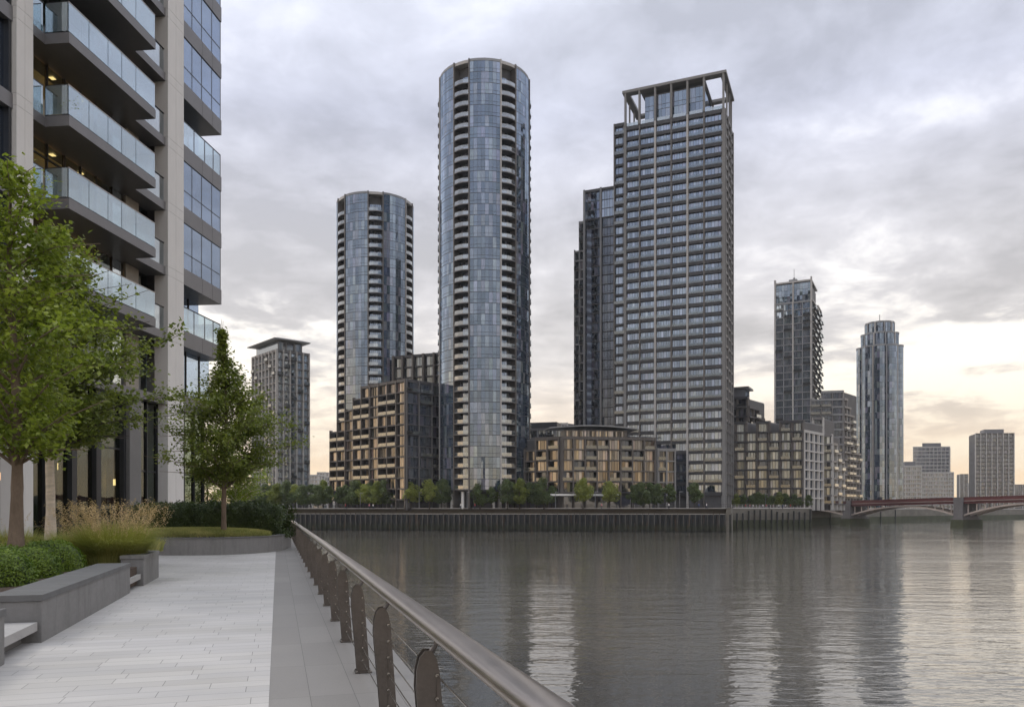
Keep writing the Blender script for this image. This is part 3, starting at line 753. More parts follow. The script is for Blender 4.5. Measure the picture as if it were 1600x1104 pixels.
# dark tower behind
dLk = unit(-.9218, .3876); dRk = unit(.3876, .9218)
def dark_tower():
    c = P(963, 292); st = St(glass='glass_dark', col='fin_grey', band='recess_wall', cw=.7, co=.4, so=-.2, sh=.3, rec=.5, panes=5)
    top = Zy(291, 293); fh = 3.5; nfl = int((top - GZ - 6) / fh); zb = top - .7 - nfl * fh
    T = rect_building('dark_tower', 'dark blue glass tower with framed top storeys left of the square tower', 'tower', c, dRk, 22, dLk, 12.6, zb, fh, [nfl] * 3, [nfl] * 2, st, wL=[1, 1.15], finish=False)
    # bright glazed slot and lighter framed top storeys
    fr = Fr(c, dLk, (-dRk[0], -dRk[1]))
    for k in range(nfl - 4):
        z = zb + k * fh; mb = MB(); fr.box(mb, 9.5, 11.2, -.2, .05, z + .05, z + fh - .05, 'glass_blue'); T.add('bay_window', mb)
    for i, (a, b) in enumerate(((.5, 5.5), (6.4, 11.9))):
        mb = MB(); fr.wq(mb, a, b, -.12, top - 11, top - 1.5, 'glass_square', (700 + i * 9, 704.9 + i * 9, .01, 2.99)); T.add('crown_window', mb)
    T.finish()
    c2 = fr.p(12.9, -2.5, 0); st2 = St(glass='glass_grey', col='fin_grey', band='fin_grey', cw=.4, co=.2, so=.1, sh=.6, rec=.4, panes=3, balc=.6, bo=1.0)
    n2 = int((Zy(342, 303) - GZ - 6) / 3.5)
    rect_building('stepped_tower', 'narrow grey side tower with small balconies at the left edge of the dark tower', 'tower', (c2[0], c2[1]), dRk, 14, dLk, 4.2, GZ + 6, 3.5, [n2] * 2, [n2, n2 - 3], st2, wL=[1, 1])
dark_tower()

# ------------------------------------------------------------------ stepped brown block, left of the round tower
dRg = unit(1177, 1244); dLg = unit(-1315, 1244 * 1315 * 1177 / 1244 / 1244 + 0) ; dLg = (-dRg[1], dRg[0])
st_br = St(glass='glass_warm', col='fin_bronze', band='brickframe', cw=.42, co=.4, so=.22, sh=.42, rec=.5, panes=5, bdepth=1.4, bo=.5, bspots=lambda i, j: (i not in (0,) and (i * 5 + j * 3 + i * j) % 3 != 0))
st_dk = St(glass='glass_dark', col='slab_metal', band='recess_wall', cw=.4, co=.2, so=.1, sh=.4, rec=.3, panes=5, balc=.25, bo=.7)
rect_building('apartment_block', 'stepped brown framed apartment block descending leftwards in front of the shorter round tower', 'building', P(634, 255), dRg, 22, dLg, 42.5,
              GZ + 3.0, 3.45, [11] * 4, [11, 11, 11, 11, 11, 10, 9, 8, 7], st_dk, st_br)
# tall loft block between the two round towers
st_lf = St(glass='glass_grey', col='brickframe', band='slab_dark', cw=.8, co=.6, so=.0, sh=.45, rec=.8, panes=6)
rect_building('apartment_block', 'brown loft block with tall framed windows between the two round towers', 'building', P(712, 294), unit(.3876, .9218), 18, unit(-.9218, .3876), 27,
              GZ + 3, 3.9, [14] * 3, [14] * 6, st_lf)

# ------------------------------------------------------------------ long low block with penthouse, centre
def long_block():
    c = P(877, 252); dR = unit(.99, .14); dL = (-dR[1], dR[0])
    st = St(glass='glass_warm', col='brickframe', band='brickframe', cw=.45, co=.3, so=.22, sh=.4, rec=.5, panes=4, bdepth=1.2, bo=.3, bspots=lambda i, j: (i * 3 + j) % 4 == 1 or i in (2, 5))
    T = rect_building('apartment_block', 'long low brown framed block with golden windows beside the round tower foot', 'building', c, dR, 31, dL, 11, GZ + 5.2, 3.4,
                      [5] * 8, [5, 5], st, finish=False)
    fr = Fr(c, dR, (-dL[0], -dL[1])); zt = GZ + 5.2 + 17
    mb = MB()
    fr.box(mb, 1.5, 22, -9, -1.6, zt + .36, zt + 3.0, 'fin_bronze'); T.add('penthouse', mb)
    for k in range(10):
        mb = MB(); fr.wq(mb, 2 + k * 1.95, 3.6 + k * 1.95, -1.55, zt + .9, zt + 2.7, 'glass_warm', (500 + k * 3, 502.99 + k * 3, .02, .98)); T.add('penthouse_window', mb)
    mb = MB(); n = 16                               # thin curved roof
    for k in range(n):
        a, b = -4 + 29 * k / n, -4 + 29 * (k + 1) / n
        h = lambda t: zt + 3.15 + .9 * math.sin(math.pi * (t + 4) / 29)
        w0, w1 = -10, .6
        q = [fr.p(a, w0, h(a)), fr.p(b, w0, h(b)), fr.p(b, w1, h(b)), fr.p(a, w1, h(a))]; q2 = [(x, y, z + .35) for x, y, z in q]
        mb.poly(q, 'fin_grey'); mb.poly(q2[::-1], 'fin_grey'); mb.poly([q[3], q[2], q2[2], q2[3]], 'fin_grey'); mb.poly([q[1], q[0], q2[0], q2[1]], 'fin_grey')
        if k == 0: mb.poly([q[0], q[3], q2[3], q2[0]], 'fin_grey')
        if k == n - 1: mb.poly([q[2], q[1], q2[1], q2[2]], 'fin_grey')
    T.add('penthouse_roof', mb)
    mb = MB(); fr.box(mb, -4, 18, .5, 2.6, GZ + 4.1, GZ + 4.7, 'white_paint'); T.add('canopy', mb)
    for k in range(8):
        mb = MB(); fr.box(mb, .6 + 3.8 * k, 4.0 + 3.8 * k, -.45, -.4, GZ + .1, GZ + 3.9, 'glass_dark'); T.add('shop_window', mb)
    T.finish()
    # left wing, a storey lower, running back towards the round tower
    c2 = fr.p(-.4, -.6, 0)
    st2 = St(glass='glass_warm', col='brickframe', band='brickframe', cw=.6, co=.35, so=.25, sh=.5, rec=.5, panes=3, bdepth=1.1, bo=.4, bspots=lambda i, j: (i + j) % 2 == 0)
    u2 = unit(-.86, .51)
    T2 = Thing('apartment_block', (c2[0], c2[1], GZ), 'brown framed wing of golden windows angled back at the foot of the round tower', 'building')
    e2 = (c2[0] + u2[0] * 13, c2[1] + u2[1] * 13)
    facade(T2, (c2[0], c2[1]), e2, (-u2[1] * 1.0, u2[0]) if (-u2[1] * -1 + 0) < 0 else (u2[1] * -1, u2[0]), GZ + 5.2, 3.4, [5, 5, 4], st2)
    frw = Fr((c2[0], c2[1]), u2, (u2[1], -u2[0])); mb = MB(); frw.box(mb, .2, 12.8, 1.7, 9, GZ - .1, GZ + 5.2 + 17, 'recess_wall'); T2.add('wall', mb)
    mb = MB(); frw.box(mb, .1, 12.9, 1.6, 9.1, GZ + 22.21, GZ + 22.6, 'roof_grey'); T2.add('roof', mb); T2.finish()
    # right wing, lower
    c3 = fr.p(31.6, -.3, 0)
    rect_building('apartment_block', 'small pale edged block end, one storey lower, before the square tower foot', 'building', (c3[0], c3[1]), dR, 6.2, dL, 8, GZ + 5.2, 3.4, [4] * 2, [4] * 2,
                  St(glass='glass_warm', col='stone_pale', band='stone_pale', cw=.5, co=.3, so=.25, sh=.45, rec=.5, panes=3, balc=.4, bo=.4))
long_block()

# ------------------------------------------------------------------ background towers
def bg():
    # hip-hatted tower on the left
    c = P(432, 330); dR = unit(1400, 1244); dL = (-dR[1], dR[0]); top = Zy(545, 330); fh = 3.3; nfl = int((top - GZ - 4) / fh); zb = top - .7 - nfl * fh
    st = St(glass='glass_slender', col='concrete_pale', band='slab_metal', cw=.5, co=.35, so=.15, sh=.6, rec=.6, panes=3, bspots=lambda i, j: (i * 3 + j * 2) % 5 == 0, bo=.8)
    T = rect_building('apartment_tower', 'grid fronted apartment tower with a flat overhanging hat roof behind the promenade tree', 'tower', c, dR, 15, dL, 24, zb, fh, [nfl] * 5, [nfl] * 7, st, finish=False)
    fr = Fr(c, dR, dL)
    mb = MB(); fr.box(mb, 1, 12, 1, 22, top, top + 3.6, 'glass_grey'); T.add('penthouse', mb)
    for k in range(4):
        mb = MB(); fr.box(mb, 1 + k * 3.5, 1.4 + k * 3.5, .7, 1.0, top, top + 3.7, 'stone_pale'); T.add('penthouse_post', mb)
    mb = MB(); a = [(-1.8, -1.8), (14.5, -1.8), (14.5, 25), (-1.8, 25)]
    lo_ = [fr.p(u, w, top + 3.9) for u, w in a]; md = [fr.p(u, w, top + 4.3) for u, w in a]; hi_ = [fr.p(u * .7 + 2.4, w * .8 + 2.5, top + 5.2) for u, w in a]
    mb.poly(lo_[::-1], 'fin_light'); mb.poly(hi_, 'roof_grey')
    for q in range(4):
        mb.poly([lo_[q], lo_[(q + 1) % 4], md[(q + 1) % 4], md[q]], 'stone_pale'); mb.poly([md[q], md[(q + 1) % 4], hi_[(q + 1) % 4], hi_[q]], 'roof_grey')
    T.add('hat_roof', mb); T.finish()

    # low dark roofed block between round tower and dark tower
    c = P(868, 345); st = St(glass='glass_grey', col='fin_grey', band='slab_metal', cw=.4, co=.2, so=.2, sh=.7, rec=.4, panes=4, balc=.4, bo=.8)
    T = rect_building('apartment_block', 'grey block with dark flat roof low in the gap right of the tallest round tower', 'building', c, unit(.75, .66), 9, unit(-.96, .28), 16, GZ + 3, 3.5, [9] * 2, [9] * 4, st, roof='slab_dark', finish=False)
    fr = Fr(c, unit(-.96, .28), unit(.28, .96)); mb = MB(); fr.box(mb, -.5, 14, .5, 9, GZ + 34.9, GZ + 37.8, 'slab_dark'); T.add('penthouse', mb); T.finish()
    rect_building('apartment_block', 'pale stepped far block in the gap left of the dark tower', 'building', P(896, 420), unit(.75, .66), 10, unit(-.96, .28), 10, GZ + 3, 3.5, [11] * 2, [11, 12, 12], St(glass='glass_pale', col='concrete_pale', band='concrete_pale', panes=2, cw=.4, co=.1, so=.1, rec=.2))

    # blocks right of the square tower
    st = St(glass='glass_grey', col='brickframe', band='slab_dark', cw=.6, co=.3, so=.5, sh=.6, rec=.6, panes=4, bdepth=1.0, bo=1.1, bspots=lambda i, j: (i + j * 2) % 3 != 0, bslab='slab_metal')
    rect_building('apartment_block', 'stepped grey balcony block directly right of the square tower', 'building', P(1169, 298), unit(.62, .78), 21, unit(-.89, .46), 12, GZ + 4, 3.4, [10, 10, 9, 8], [11, 11, 10], st)
    T = Thing('roof_pavilion', (*P(1160, 302), GZ + 41.5), 'small hooded roof pavilion on top of the stepped grey balcony block', 'pavilion')
    fr = Fr(P(1168, 300), unit(-.89, .46), unit(.46, .89)); mb = MB(); fr.box(mb, 1, 10, 1.5, 9, GZ + 41.8, GZ + 45.6, 'glass_grey'); T.add('wall', mb)
    mb = MB(); fr.box(mb, -.3, 11, .4, 10, GZ + 45.6, GZ + 46.3, 'slab_metal'); T.add('roof', mb); T.finish()
    st2 = St(glass='glass_grey', col='brickframe', band='slab_dark', cw=.7, co=.3, so=.4, sh=.6, rec=.6, panes=4, bdepth=1.0, bo=.8, bspots=lambda i, j: (i * 2 + j) % 3 == 0)
    stp = St(glass='glass_dark', col='concrete_pale', band='concrete_pale', cw=.55, co=.3, so=.25, sh=.55, rec=.5, panes=2)
    rect_building('apartment_block', 'brown balcony block with a white gridded side before the slender tower', 'building', P(1256, 286), unit(.66, .75), 19, unit(-.975, .22), 24, GZ + 4, 3.4, [7, 7, 7, 7], [8, 8, 7, 8, 7, 8], stp, st2)
    stw = St(glass='glass_grey', col='concrete_pale', band='slab_metal', cw=.6, co=.4, so=.5, sh=.6, rec=.6, panes=3, bdepth=1.0, bo=.9, bspots=lambda i, j: (i + j) % 2 == 0)
    rect_building('apartment_block', 'white framed stepped block nearest the bridge end', 'building', P(1301, 318), unit(.60, .80), 17, unit(-.98, .2), 11, GZ + 2, 3.4, [7, 6, 5], [8, 10, 8], stw)
    rect_building('apartment_block', 'stepped slate grey block between the slender and the lobed tower', 'building', P(1318, 360), unit(.66, .75), 22, unit(-.97, .24), 14, GZ + 2, 3.4, [14, 13, 12, 9, 7], [15, 15, 14], St(glass='glass_grey', col='slab_metal', band='slab_metal', cw=.5, co=.2, so=.6, sh=.8, rec=.5, panes=4, bdepth=.8, bo=1.4, balc=.5), stw if False else St(glass='glass_dark', col='slab_metal', band='fin_grey', cw=.4, co=.2, so=.4, sh=.8, rec=.5, panes=4, balc=.3, bo=.8))

    # slender tower with frame top
    c = P(1268.6, 400); dR = unit(650, 1244); dL = (-dR[1], dR[0]); fh = 3.5; top = 118.0; nfl = 29; zb = top - 11.5 - nfl * fh
    stL = St(glass='glass_slender', col='fin_grey', band='fin_grey', cw=.4, co=.2, so=.22, sh=.4, rec=.3, panes=4, balc=.2, bo=.5, colo=lambda i: (.5, 'fin_light', .7) if i in (0, 2, 4) else (.2, 'fin_grey', .4))
    stR = St(glass='glass_slender', col='fin_grey', band='fin_light', cw=.4, co=.2, so=.8, sh=.5, rec=.6, panes=3, bspots=lambda i, j: (i + j) % 2 == 0, bo=1.8)
    T = rect_building('slender_tower', 'slender grey glass tower with a tall framed glass top and roof mast', 'tower', c, dR, 27, dL, 18.2, zb, fh, [nfl] * 4, [nfl] * 4, stR, stL, finish=False)
    fr = Fr(c, dL, (-dR[0], -dR[1])); zt = top - 10.8
    for i in range(2):
        mb = MB(); fr.wq(mb, .6 + 8.6 * i, 8.6 + 8.8 * i, -.6, zt, top - 1.6, 'glass_blue', (800 + 9 * i, 806 + 9 * i, .02, 2.98)); T.add('crown_glazing', mb)
    mb = MB(); fr.box(mb, .5, 17.6, -20, -.7, zt - .1, top - 3.0, 'recess_wall'); T.add('plant_room', mb)
    for u in (.35, 9, 17.85):
        mb = MB(); fr.box(mb, u - .35, u + .35, -1.2, .3, zt, top - 1.2, 'fin_light'); T.add('crown_post', mb)
    mb = MB(); fr.box(mb, 0, 18.2, -23, .3, top - 1.2, top - .4, 'fin_light'); T.add('crown_beam', mb)
    mb = MB(); fr.box(mb, -.02, .7, -1.4, .35, top - .4, top + .9, 'fin_light'); fr.box(mb, 17.4, 18.3, -1.4, .35, top - .4, top + 1.2, 'fin_light'); T.add('corner_cap', mb)
    mb = MB(); fr.box(mb, 7.5, 11.5, -6, -3, top - .4, top + 1.4, 'fin_grey'); fr.box(mb, 8.6, 9.6, -5, -4, top + 1.4, top + 2.4, 'fin_grey'); T.add('roof_plant', mb)
    mb = MB(); fr.box(mb, 9.05, 9.25, -4.6, -4.4, top + 2.4, top + 7, 'fin_grey'); T.add('mast', mb); T.finish()
    c2 = Fr(c, dR, dL).p(27.4, .8, 0); n2 = int((Zy(476, 425) - zb) / fh)
    rect_building('slender_tower', 'lower rear wing with jutting balconies on the right of the slender tower', 'tower', (c2[0], c2[1]), dR, 16, dL, 14, zb, fh, [n2] * 3, [n2] * 3, stR, stL=None)
bg()

def lobed_tower():
    cx, cy = P(1374.5, 455); T = Thing('lobed_tower', (cx, cy, GZ), 'lobed round glass tower stepping in at the top, right of the slender tower', 'tower')
    toc = math.atan2(-cy, -cx)
    def ring(r0, z0, z1, amp, lobes, nfl, kind, seed, sk=0):
        n = 60; fh = (z1 - z0) / nfl
        rad = lambda a: r0 * (1 - amp + amp * abs(math.cos(lobes * a / 2)) ** .6)
        for j in range(nfl):
            for lo_ in range(lobes):
                mb = MB()
                for q in range(n // lobes):
                    i = lo_ * (n // lobes) + q; a0, a1 = 2 * math.pi * (i / n) - math.pi / lobes, 2 * math.pi * ((i + 1) / n) - math.pi / lobes
                    p0 = (cx + rad(a0) * math.cos(toc + a0), cy + rad(a0) * math.sin(toc + a0)); p1 = (cx + rad(a1) * math.cos(toc + a1), cy + rad(a1) * math.sin(toc + a1))
                    za, zc = z0 + j * fh, z0 + (j + 1) * fh
                    mb.poly([(*p0, za), (*p1, za), (*p1, zc), (*p0, zc)], 'glass_blue', [(seed + i, j), (seed + i + .99, j), (seed + i + .99, j + .99), (seed + i, j + .99)])
                T.add(kind, mb)
        mb = MB(); ro = []
        for i in range(n):
            a = 2 * math.pi * i / n; ro.append((cx + (rad(a) + .2) * math.cos(toc + a), cy + (rad(a) + .2) * math.sin(toc + a)))
        mb.poly([(x, y, z1 + .8) for x, y in ro], 'roof_grey')
        for i in range(n):
            p0, p1 = ro[i], ro[(i + 1) % n]; mb.poly([(*p0, z1 - .1), (*p1, z1 - .1), (*p1, z1 + .8), (*p0, z1 + .8)], 'fin_grey')
        T.add('roof', mb)
        for lo_ in range(lobes):
            a = 2 * math.pi * (lo_ + .5) / lobes; r_ = rad(a); x, y = cx + r_ * math.cos(toc + a), cy + r_ * math.sin(toc + a); mb = MB()
            fr = Fr((x, y), (-math.sin(toc + a), math.cos(toc + a)), (math.cos(toc + a), math.sin(toc + a)))
            fr.box(mb, -.35, .35, -.3, .8, z0, z1 + .5, 'fin_light' if lo_ % 2 else 'fin_grey'); T.add('fin', mb)
    z3, z2, z1 = Zy(540, 445), Zy(519, 445), Zy(500, 447)
    ring(12.6, GZ, z3, .16, 10, 27, 'glazing_panel', 3000); ring(10.2, z3 + .8, z2, .12, 10, 2, 'upper_glazing', 4000); ring(7.7, z2 + .8, z1 - .8, .08, 10, 2, 'crown_glazing', 5000)
    mb = MB(); Fr((cx, cy), (1, 0), (0, 1)).box(mb, -.15, .15, -.15, .15, z1, z1 + 5, 'fin_grey'); T.add('mast', mb)
    T.finish()
lobed_tower()

def far():
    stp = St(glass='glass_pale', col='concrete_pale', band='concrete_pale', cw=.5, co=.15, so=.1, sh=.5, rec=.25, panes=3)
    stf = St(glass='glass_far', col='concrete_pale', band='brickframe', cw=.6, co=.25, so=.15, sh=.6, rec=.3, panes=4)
    def blk(px, Y, LL, LR, topy, label, st, nb=5, lL=(-.97, .24), lR=(.24, .97), steps=None, plant=True, name='apartment_tower', cat='tower'):
        top = Zy(topy, Y); fh = 3.2; n = max(3, int((top - GZ) / fh)); zb = top - .7 - n * fh
        T = rect_building(name, label, cat, P(px, Y), unit(*lR), LR, unit(*lL), LL, zb, fh, [n] * max(2, nb // 2), steps and [n - s_ for s_ in steps] or [n] * nb, st, finish=False)
        if plant:
            fr = Fr(P(px, Y), unit(*lL), unit(*lR)); mb = MB(); fr.box(mb, LL * .25, LL * .75, 2, LR * .7, top, top + 3.2, 'roof_grey'); T.add('roof_plant', mb)
        T.finish()
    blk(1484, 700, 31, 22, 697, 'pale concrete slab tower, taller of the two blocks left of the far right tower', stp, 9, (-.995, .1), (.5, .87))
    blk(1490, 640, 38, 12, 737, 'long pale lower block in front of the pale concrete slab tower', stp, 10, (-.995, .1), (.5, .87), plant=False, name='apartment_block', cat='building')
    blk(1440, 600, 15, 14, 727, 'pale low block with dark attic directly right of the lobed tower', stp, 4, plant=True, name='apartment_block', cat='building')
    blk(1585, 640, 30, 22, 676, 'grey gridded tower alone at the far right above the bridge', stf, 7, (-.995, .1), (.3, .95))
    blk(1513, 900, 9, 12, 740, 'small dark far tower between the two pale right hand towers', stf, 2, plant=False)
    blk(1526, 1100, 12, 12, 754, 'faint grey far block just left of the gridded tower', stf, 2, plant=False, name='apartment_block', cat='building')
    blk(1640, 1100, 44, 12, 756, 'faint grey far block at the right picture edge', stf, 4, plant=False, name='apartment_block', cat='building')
    for i, (a, Y, w, ty, lb) in enumerate(((497, 620, 9, 741, 'small far rooftop block just right of the hat roofed tower'), (508, 700, 8, 737, 'tiny far block in the gap above the riverside trees'),
                                           (517, 640, 8, 744, 'tiny far block touching the stepped brown block'), (512, 420, 26, 757, 'long low white shed roof behind the left riverside trees'))):
        blk(a, Y, w, 10, ty, lb, stp, 3, plant=False, name='far_building', cat='building')
far()
# BUILDINGS_END
# ================================================================== bridge
def bridge():
    p1, p2 = (143.0, 339.0), (168.0, 299.0)
    Ls = math.hypot(p2[0] - p1[0], p2[1] - p1[1]); u = ((p2[0] - p1[0]) / Ls, (p2[1] - p1[1]) / Ls); fr = Fr(p1, u, (u[1], -u[0]))
    T = Thing('road_bridge', (*p1, WZ), 'red parapet road bridge with shallow pale arches on dark stone piers', 'bridge')
    if fr.p(0, 1, 0)[1] > p1[1]: fr = Fr(p1, u, (-u[1], u[0]))       # w points to the camera side
    zt = lambda s: 4.7 + .017 * s
    W_ = -10.0
    us = [-26, 0, Ls, 2 * Ls, 3 * Ls, 4 * Ls]
    for a, b in zip(us[:-1], us[1:]):
        def qbox(name, w0, w1, za, zb_, mat, n=1):
            mb = MB()
            A = [fr.p(a, w0, zt(a) + za), fr.p(b, w0, zt(b) + za), fr.p(b, w1, zt(b) + za), fr.p(a, w1, zt(a) + za)]
            B = [(x, y, z + zb_ - za) for x, y, z in A]
            mb.poly(A, mat); mb.poly(B, mat)
            for i in range(4): mb.poly([A[i], A[(i + 1) % 4], B[(i + 1) % 4], B[i]], mat)
            T.add(name, mb)
        qbox('deck', W_, -.3, -1.3, -.5, 'bridge_pier'); qbox('girder', -.29, .25, -1.55, -.55, 'red_paint'); qbox('parapet', -.1, .15, -.54, .75, 'red_paint'); qbox('parapet', W_, W_ + .2, -.49, .75, 'red_paint')
        qbox('handrail', -.16, .21, .76, .92, 'red_paint'); qbox('cornice', -.3, .5, -.58, -.42, 'bridge_white')
        # arch ribs
        full = b - a if a >= 0 else 2 * (b - a)
        f = lambda s: (-.9 + (zt(s) - 1.75 + .9 - .25) * (1 - (2 * ((s - (a if a >= 0 else b - full)) / full) - 1) ** 2))
        n = 26
        for w0, w1 in ((-.7, .05), (-5, -4.4), (-9.6, -9.0)):
            mb = MB()
            for k in range(n):
                s0, s1 = a + (b - a) * k / n, a + (b - a) * (k + 1) / n
                z0, z1 = f(s0), f(s1)
                q = [fr.p(s0, w1, z0 - .35), fr.p(s1, w1, z1 - .35), fr.p(s1, w1, z1 + .25), fr.p(s0, w1, z0 + .25)]
                q2 = [fr.p(s0, w0, z0 - .35), fr.p(s1, w0, z1 - .35), fr.p(s1, w0, z1 + .25), fr.p(s0, w0, z0 + .25)]
                mb.poly(q, 'bridge_white'); mb.poly(q2[::-1], 'bridge_white'); mb.poly([q[0], q[1], q2[1], q2[0]], 'bridge_white'); mb.poly([q[3], q[2], q2[2], q2[3]], 'bridge_white')
            T.add('arch_rib', mb)
        m = int((b - a) / 3.1)
        for k in range(1, m):
            s = a + (b - a) * k / m
            if zt(s) - 1.75 - f(s) < .5: continue
            mb = MB(); fr.box(mb, s - .16, s + .16, -.5, -.1, f(s) + .2, zt(s) - 1.74, 'bridge_white'); T.add('spandrel_post', mb)
            mb = MB(); fr.box(mb, s - .14, s + .14, -9.4, -9.1, f(s) + .2, zt(s) - 1.3, 'bridge_white'); T.add('spandrel_post', mb)
    for s in (0, Ls, 2 * Ls, 3 * Ls):
        mb = MB(); fr.box(mb, s - 1.7, s + 1.7, -10.6, 1.0, -2.2, zt(s) + .9, 'bridge_pier'); T.add('pier', mb)
        mb = MB(); fr.box(mb, s - 2.3, s + 2.3, -12, 2.0, WZ - 2, -2.0, 'algae_wall'); fr.box(mb, s - 2.1, s + 2.1, -11.6, 1.7, -2.0, -1.4, 'bridge_pier'); T.add('pier_base', mb)
    mb = MB(); fr.box(mb, -34, -26.01, -16, 1.0, WZ - 1, zt(-26) - .3, 'river_wall'); T.add('abutment', mb)
    T.finish()
bridge()

# ================================================================== near building on the left
def near_building():
    ud = unit(.107, .994); fr = Fr((-18.84, 32.11), ud, (ud[1], -ud[0]))
    T = Thing('apartment_building', (-18.84, 32.11, 0), 'near apartment building with pale stone piers, glass balconies and a glazed corner bay', 'building')
    zs = [13.8 + 3.33 * k for k in range(-2, 8)]; TOP = zs[-1] + 3.4
    def add(kind, *boxes, child=None):
        mb = MB()
        for b in boxes: fr.box(mb, *b)
        T.add(kind, mb, child); return mb
    # stone piers, cut into storey-high blocks by thin joints
    for (a, b, wf, wb) in ((-1.74, -.84, .13, -.55), (9.02, 10.6, .13, -.6)):
        mb = MB(); lv = [0.0] + [z + .0 for z in zs] + [TOP]
        for z0, z1 in zip(lv[:-1], lv[1:]):
            for zz0, zz1 in ((z0 + .012, z0 + .46), (z0 + .472, z1)) if z0 > 0 else ((z0, z1 - .0),):
                m = (a + b) / 2
                fr.box(mb, a, m - .006, wb, wf, zz0, zz1, 'stone_light'); fr.box(mb, m + .006, b, wb, wf, zz0, zz1, 'stone_light')
        fr.box(mb, a + .01, b - .01, wb + .01, wf - .012, 0, TOP, 'stone_dark'); T.add('stone_pier', mb)
    # structure behind
    add('wall', (-9, 8.9, -14, -2.3, 0, TOP - .1, 'recess_wall')); add('wall', (8.92, 14.9, -14, -3.0, 0, TOP - .12, 'recess_wall'))
    add('roof', (-9.2, 15.2, -14.2, .3, TOP, TOP + .5, 'slab_metal'))
    rr = random.Random(5)
    for k, z in enumerate(zs):
        zt = z + .42; zn = (zs[k + 1] if k + 1 < len(zs) else TOP)
        add('floor_slab', (-.83, 9.01, -2.28, 0, z + .006, zt - .004, 'slab_metal'))
        add('floor_slab', (-9, -1.75, -2.28, -.02, z - .15, zt, 'slab_metal'))
        # glazed wall behind the balconies
        us = [-.83, .25, 1.4, 2.5, 3.6, 4.7, 5.9, 6.9, 8.0, 9.0]
        for i, (a, b) in enumerate(zip(us[:-1], us[1:])):
            g = MB(); fr.box(g, a + .04, b - .04, -1.01, -.98, zt, zn - .02, 'glass_lobby' if i < 6 else 'glass_near', skip=('b', 't'))
            fm = MB()
            if i in (7,): fr.box(fm, a, b, -.97, -.85, zt, zn, 'wall_inside')
            else:
                fr.box(fm, a, a + .05, -1.05, -.92, zt, zn, 'frame_dark')
                if k % 2 == 0: fr.box(fm, a + .05, b, -1.03, -.94, zt + 2.25, zt + 2.31, 'frame_dark')
            T.add('window', g, ('window_frame', fm))
        # rooms; on some storeys the back wall itself emits the amber room light
        add('interior_wall', (-.83, 6.2, -1.75, -1.7, zt, zn - .01, 'wood_glow' if k in (1, 2, 3, 5) else 'wall_inside'))
        if k in (1, 2, 3, 5):
            for q in range(3):
                a = .35 + q * 1.9; add('ceiling_lamp', (a, a + .22, -1.5, -1.3, zn - .04, zn - .02, 'lamp_warm'))
        # window bay left of the first pier
        for i, (a, b) in enumerate(((-9, -7.2), (-7.2, -5.4), (-5.4, -3.5), (-3.5, -1.76))):
            g = MB(); fr.box(g, a + .05, b - .05, -.3, -.26, zt, zn - .16, 'glass_bay', skip=('b', 't')); fm = MB(); fr.box(fm, b - .16, b - .02, -.36, -.05, zt, zn - .15, 'frame_dark'); T.add('window', g, ('window_frame', fm))
        # projecting balcony
        if k >= 1:
            mb = MB(); fr.box(mb, 0, 6.3, 0.002, 1.05, z, zt, 'slab_metal'); fr.box(mb, .03, 6.27, .04, 1.01, zt, zt + .05, 'slab_dark')
            rl = MB(); us2 = [0, 1.3, 2.6, 3.6, 4.7, 6.3]
            for a, b in zip(us2[:-1], us2[1:]): fr.box(rl, a + .02, b - .02, 1.0, 1.018, zt + .06, zt + 1.22, 'glass_rail')
            for uu in (.0, 6.27): fr.box(rl, uu, uu + .018, .03, .98, zt + .06, zt + 1.22, 'glass_rail')
            fr.box(rl, -.84, -.02, -.09, -.072, zt, zt + 1.22, 'glass_rail'); fr.box(rl, 6.32, 9.0, -.12, -.10, zt, zt + 1.2, 'glass_near')
            for a, b in ((-.84, 0), (6.3, 9.0)): fr.box(rl, a, b, -.13, -.06, zt + 1.22, zt + 1.26, 'frame_dark')
            fr.box(rl, 0, 6.3, .99, 1.03, zt + 1.22, zt + 1.25, 'steel_rail')
            for uu in (0.0, 6.27): fr.box(rl, uu - .003, uu + .03, .03, .99, zt + 1.22, zt + 1.25, 'frame_dark')
            for uu in (0.0, 1.3, 2.6, 3.6, 4.7, 6.28): fr.box(rl, uu - .012, uu + .012, .985, 1.0, zt + .05, zt + 1.2, 'frame_dark')
            T.add('balcony', mb, ('railing', rl))
        # corner bay
        sp = .86
        if k >= 1:
            mb = MB(); fr.box(mb, 10.61, 15.0, -3.0, .08, z, z + sp, 'slab_metal')
            for uu in (12.72, 13.9): fr.box(mb, uu - .006, uu + .006, .081, .085, z, z + sp, 'frame_dark')
            T.add('floor_slab', mb)
        else: add('floor_slab', (10.61, 14.9, -3.0, -.5, z, z + sp, 'slab_metal'))
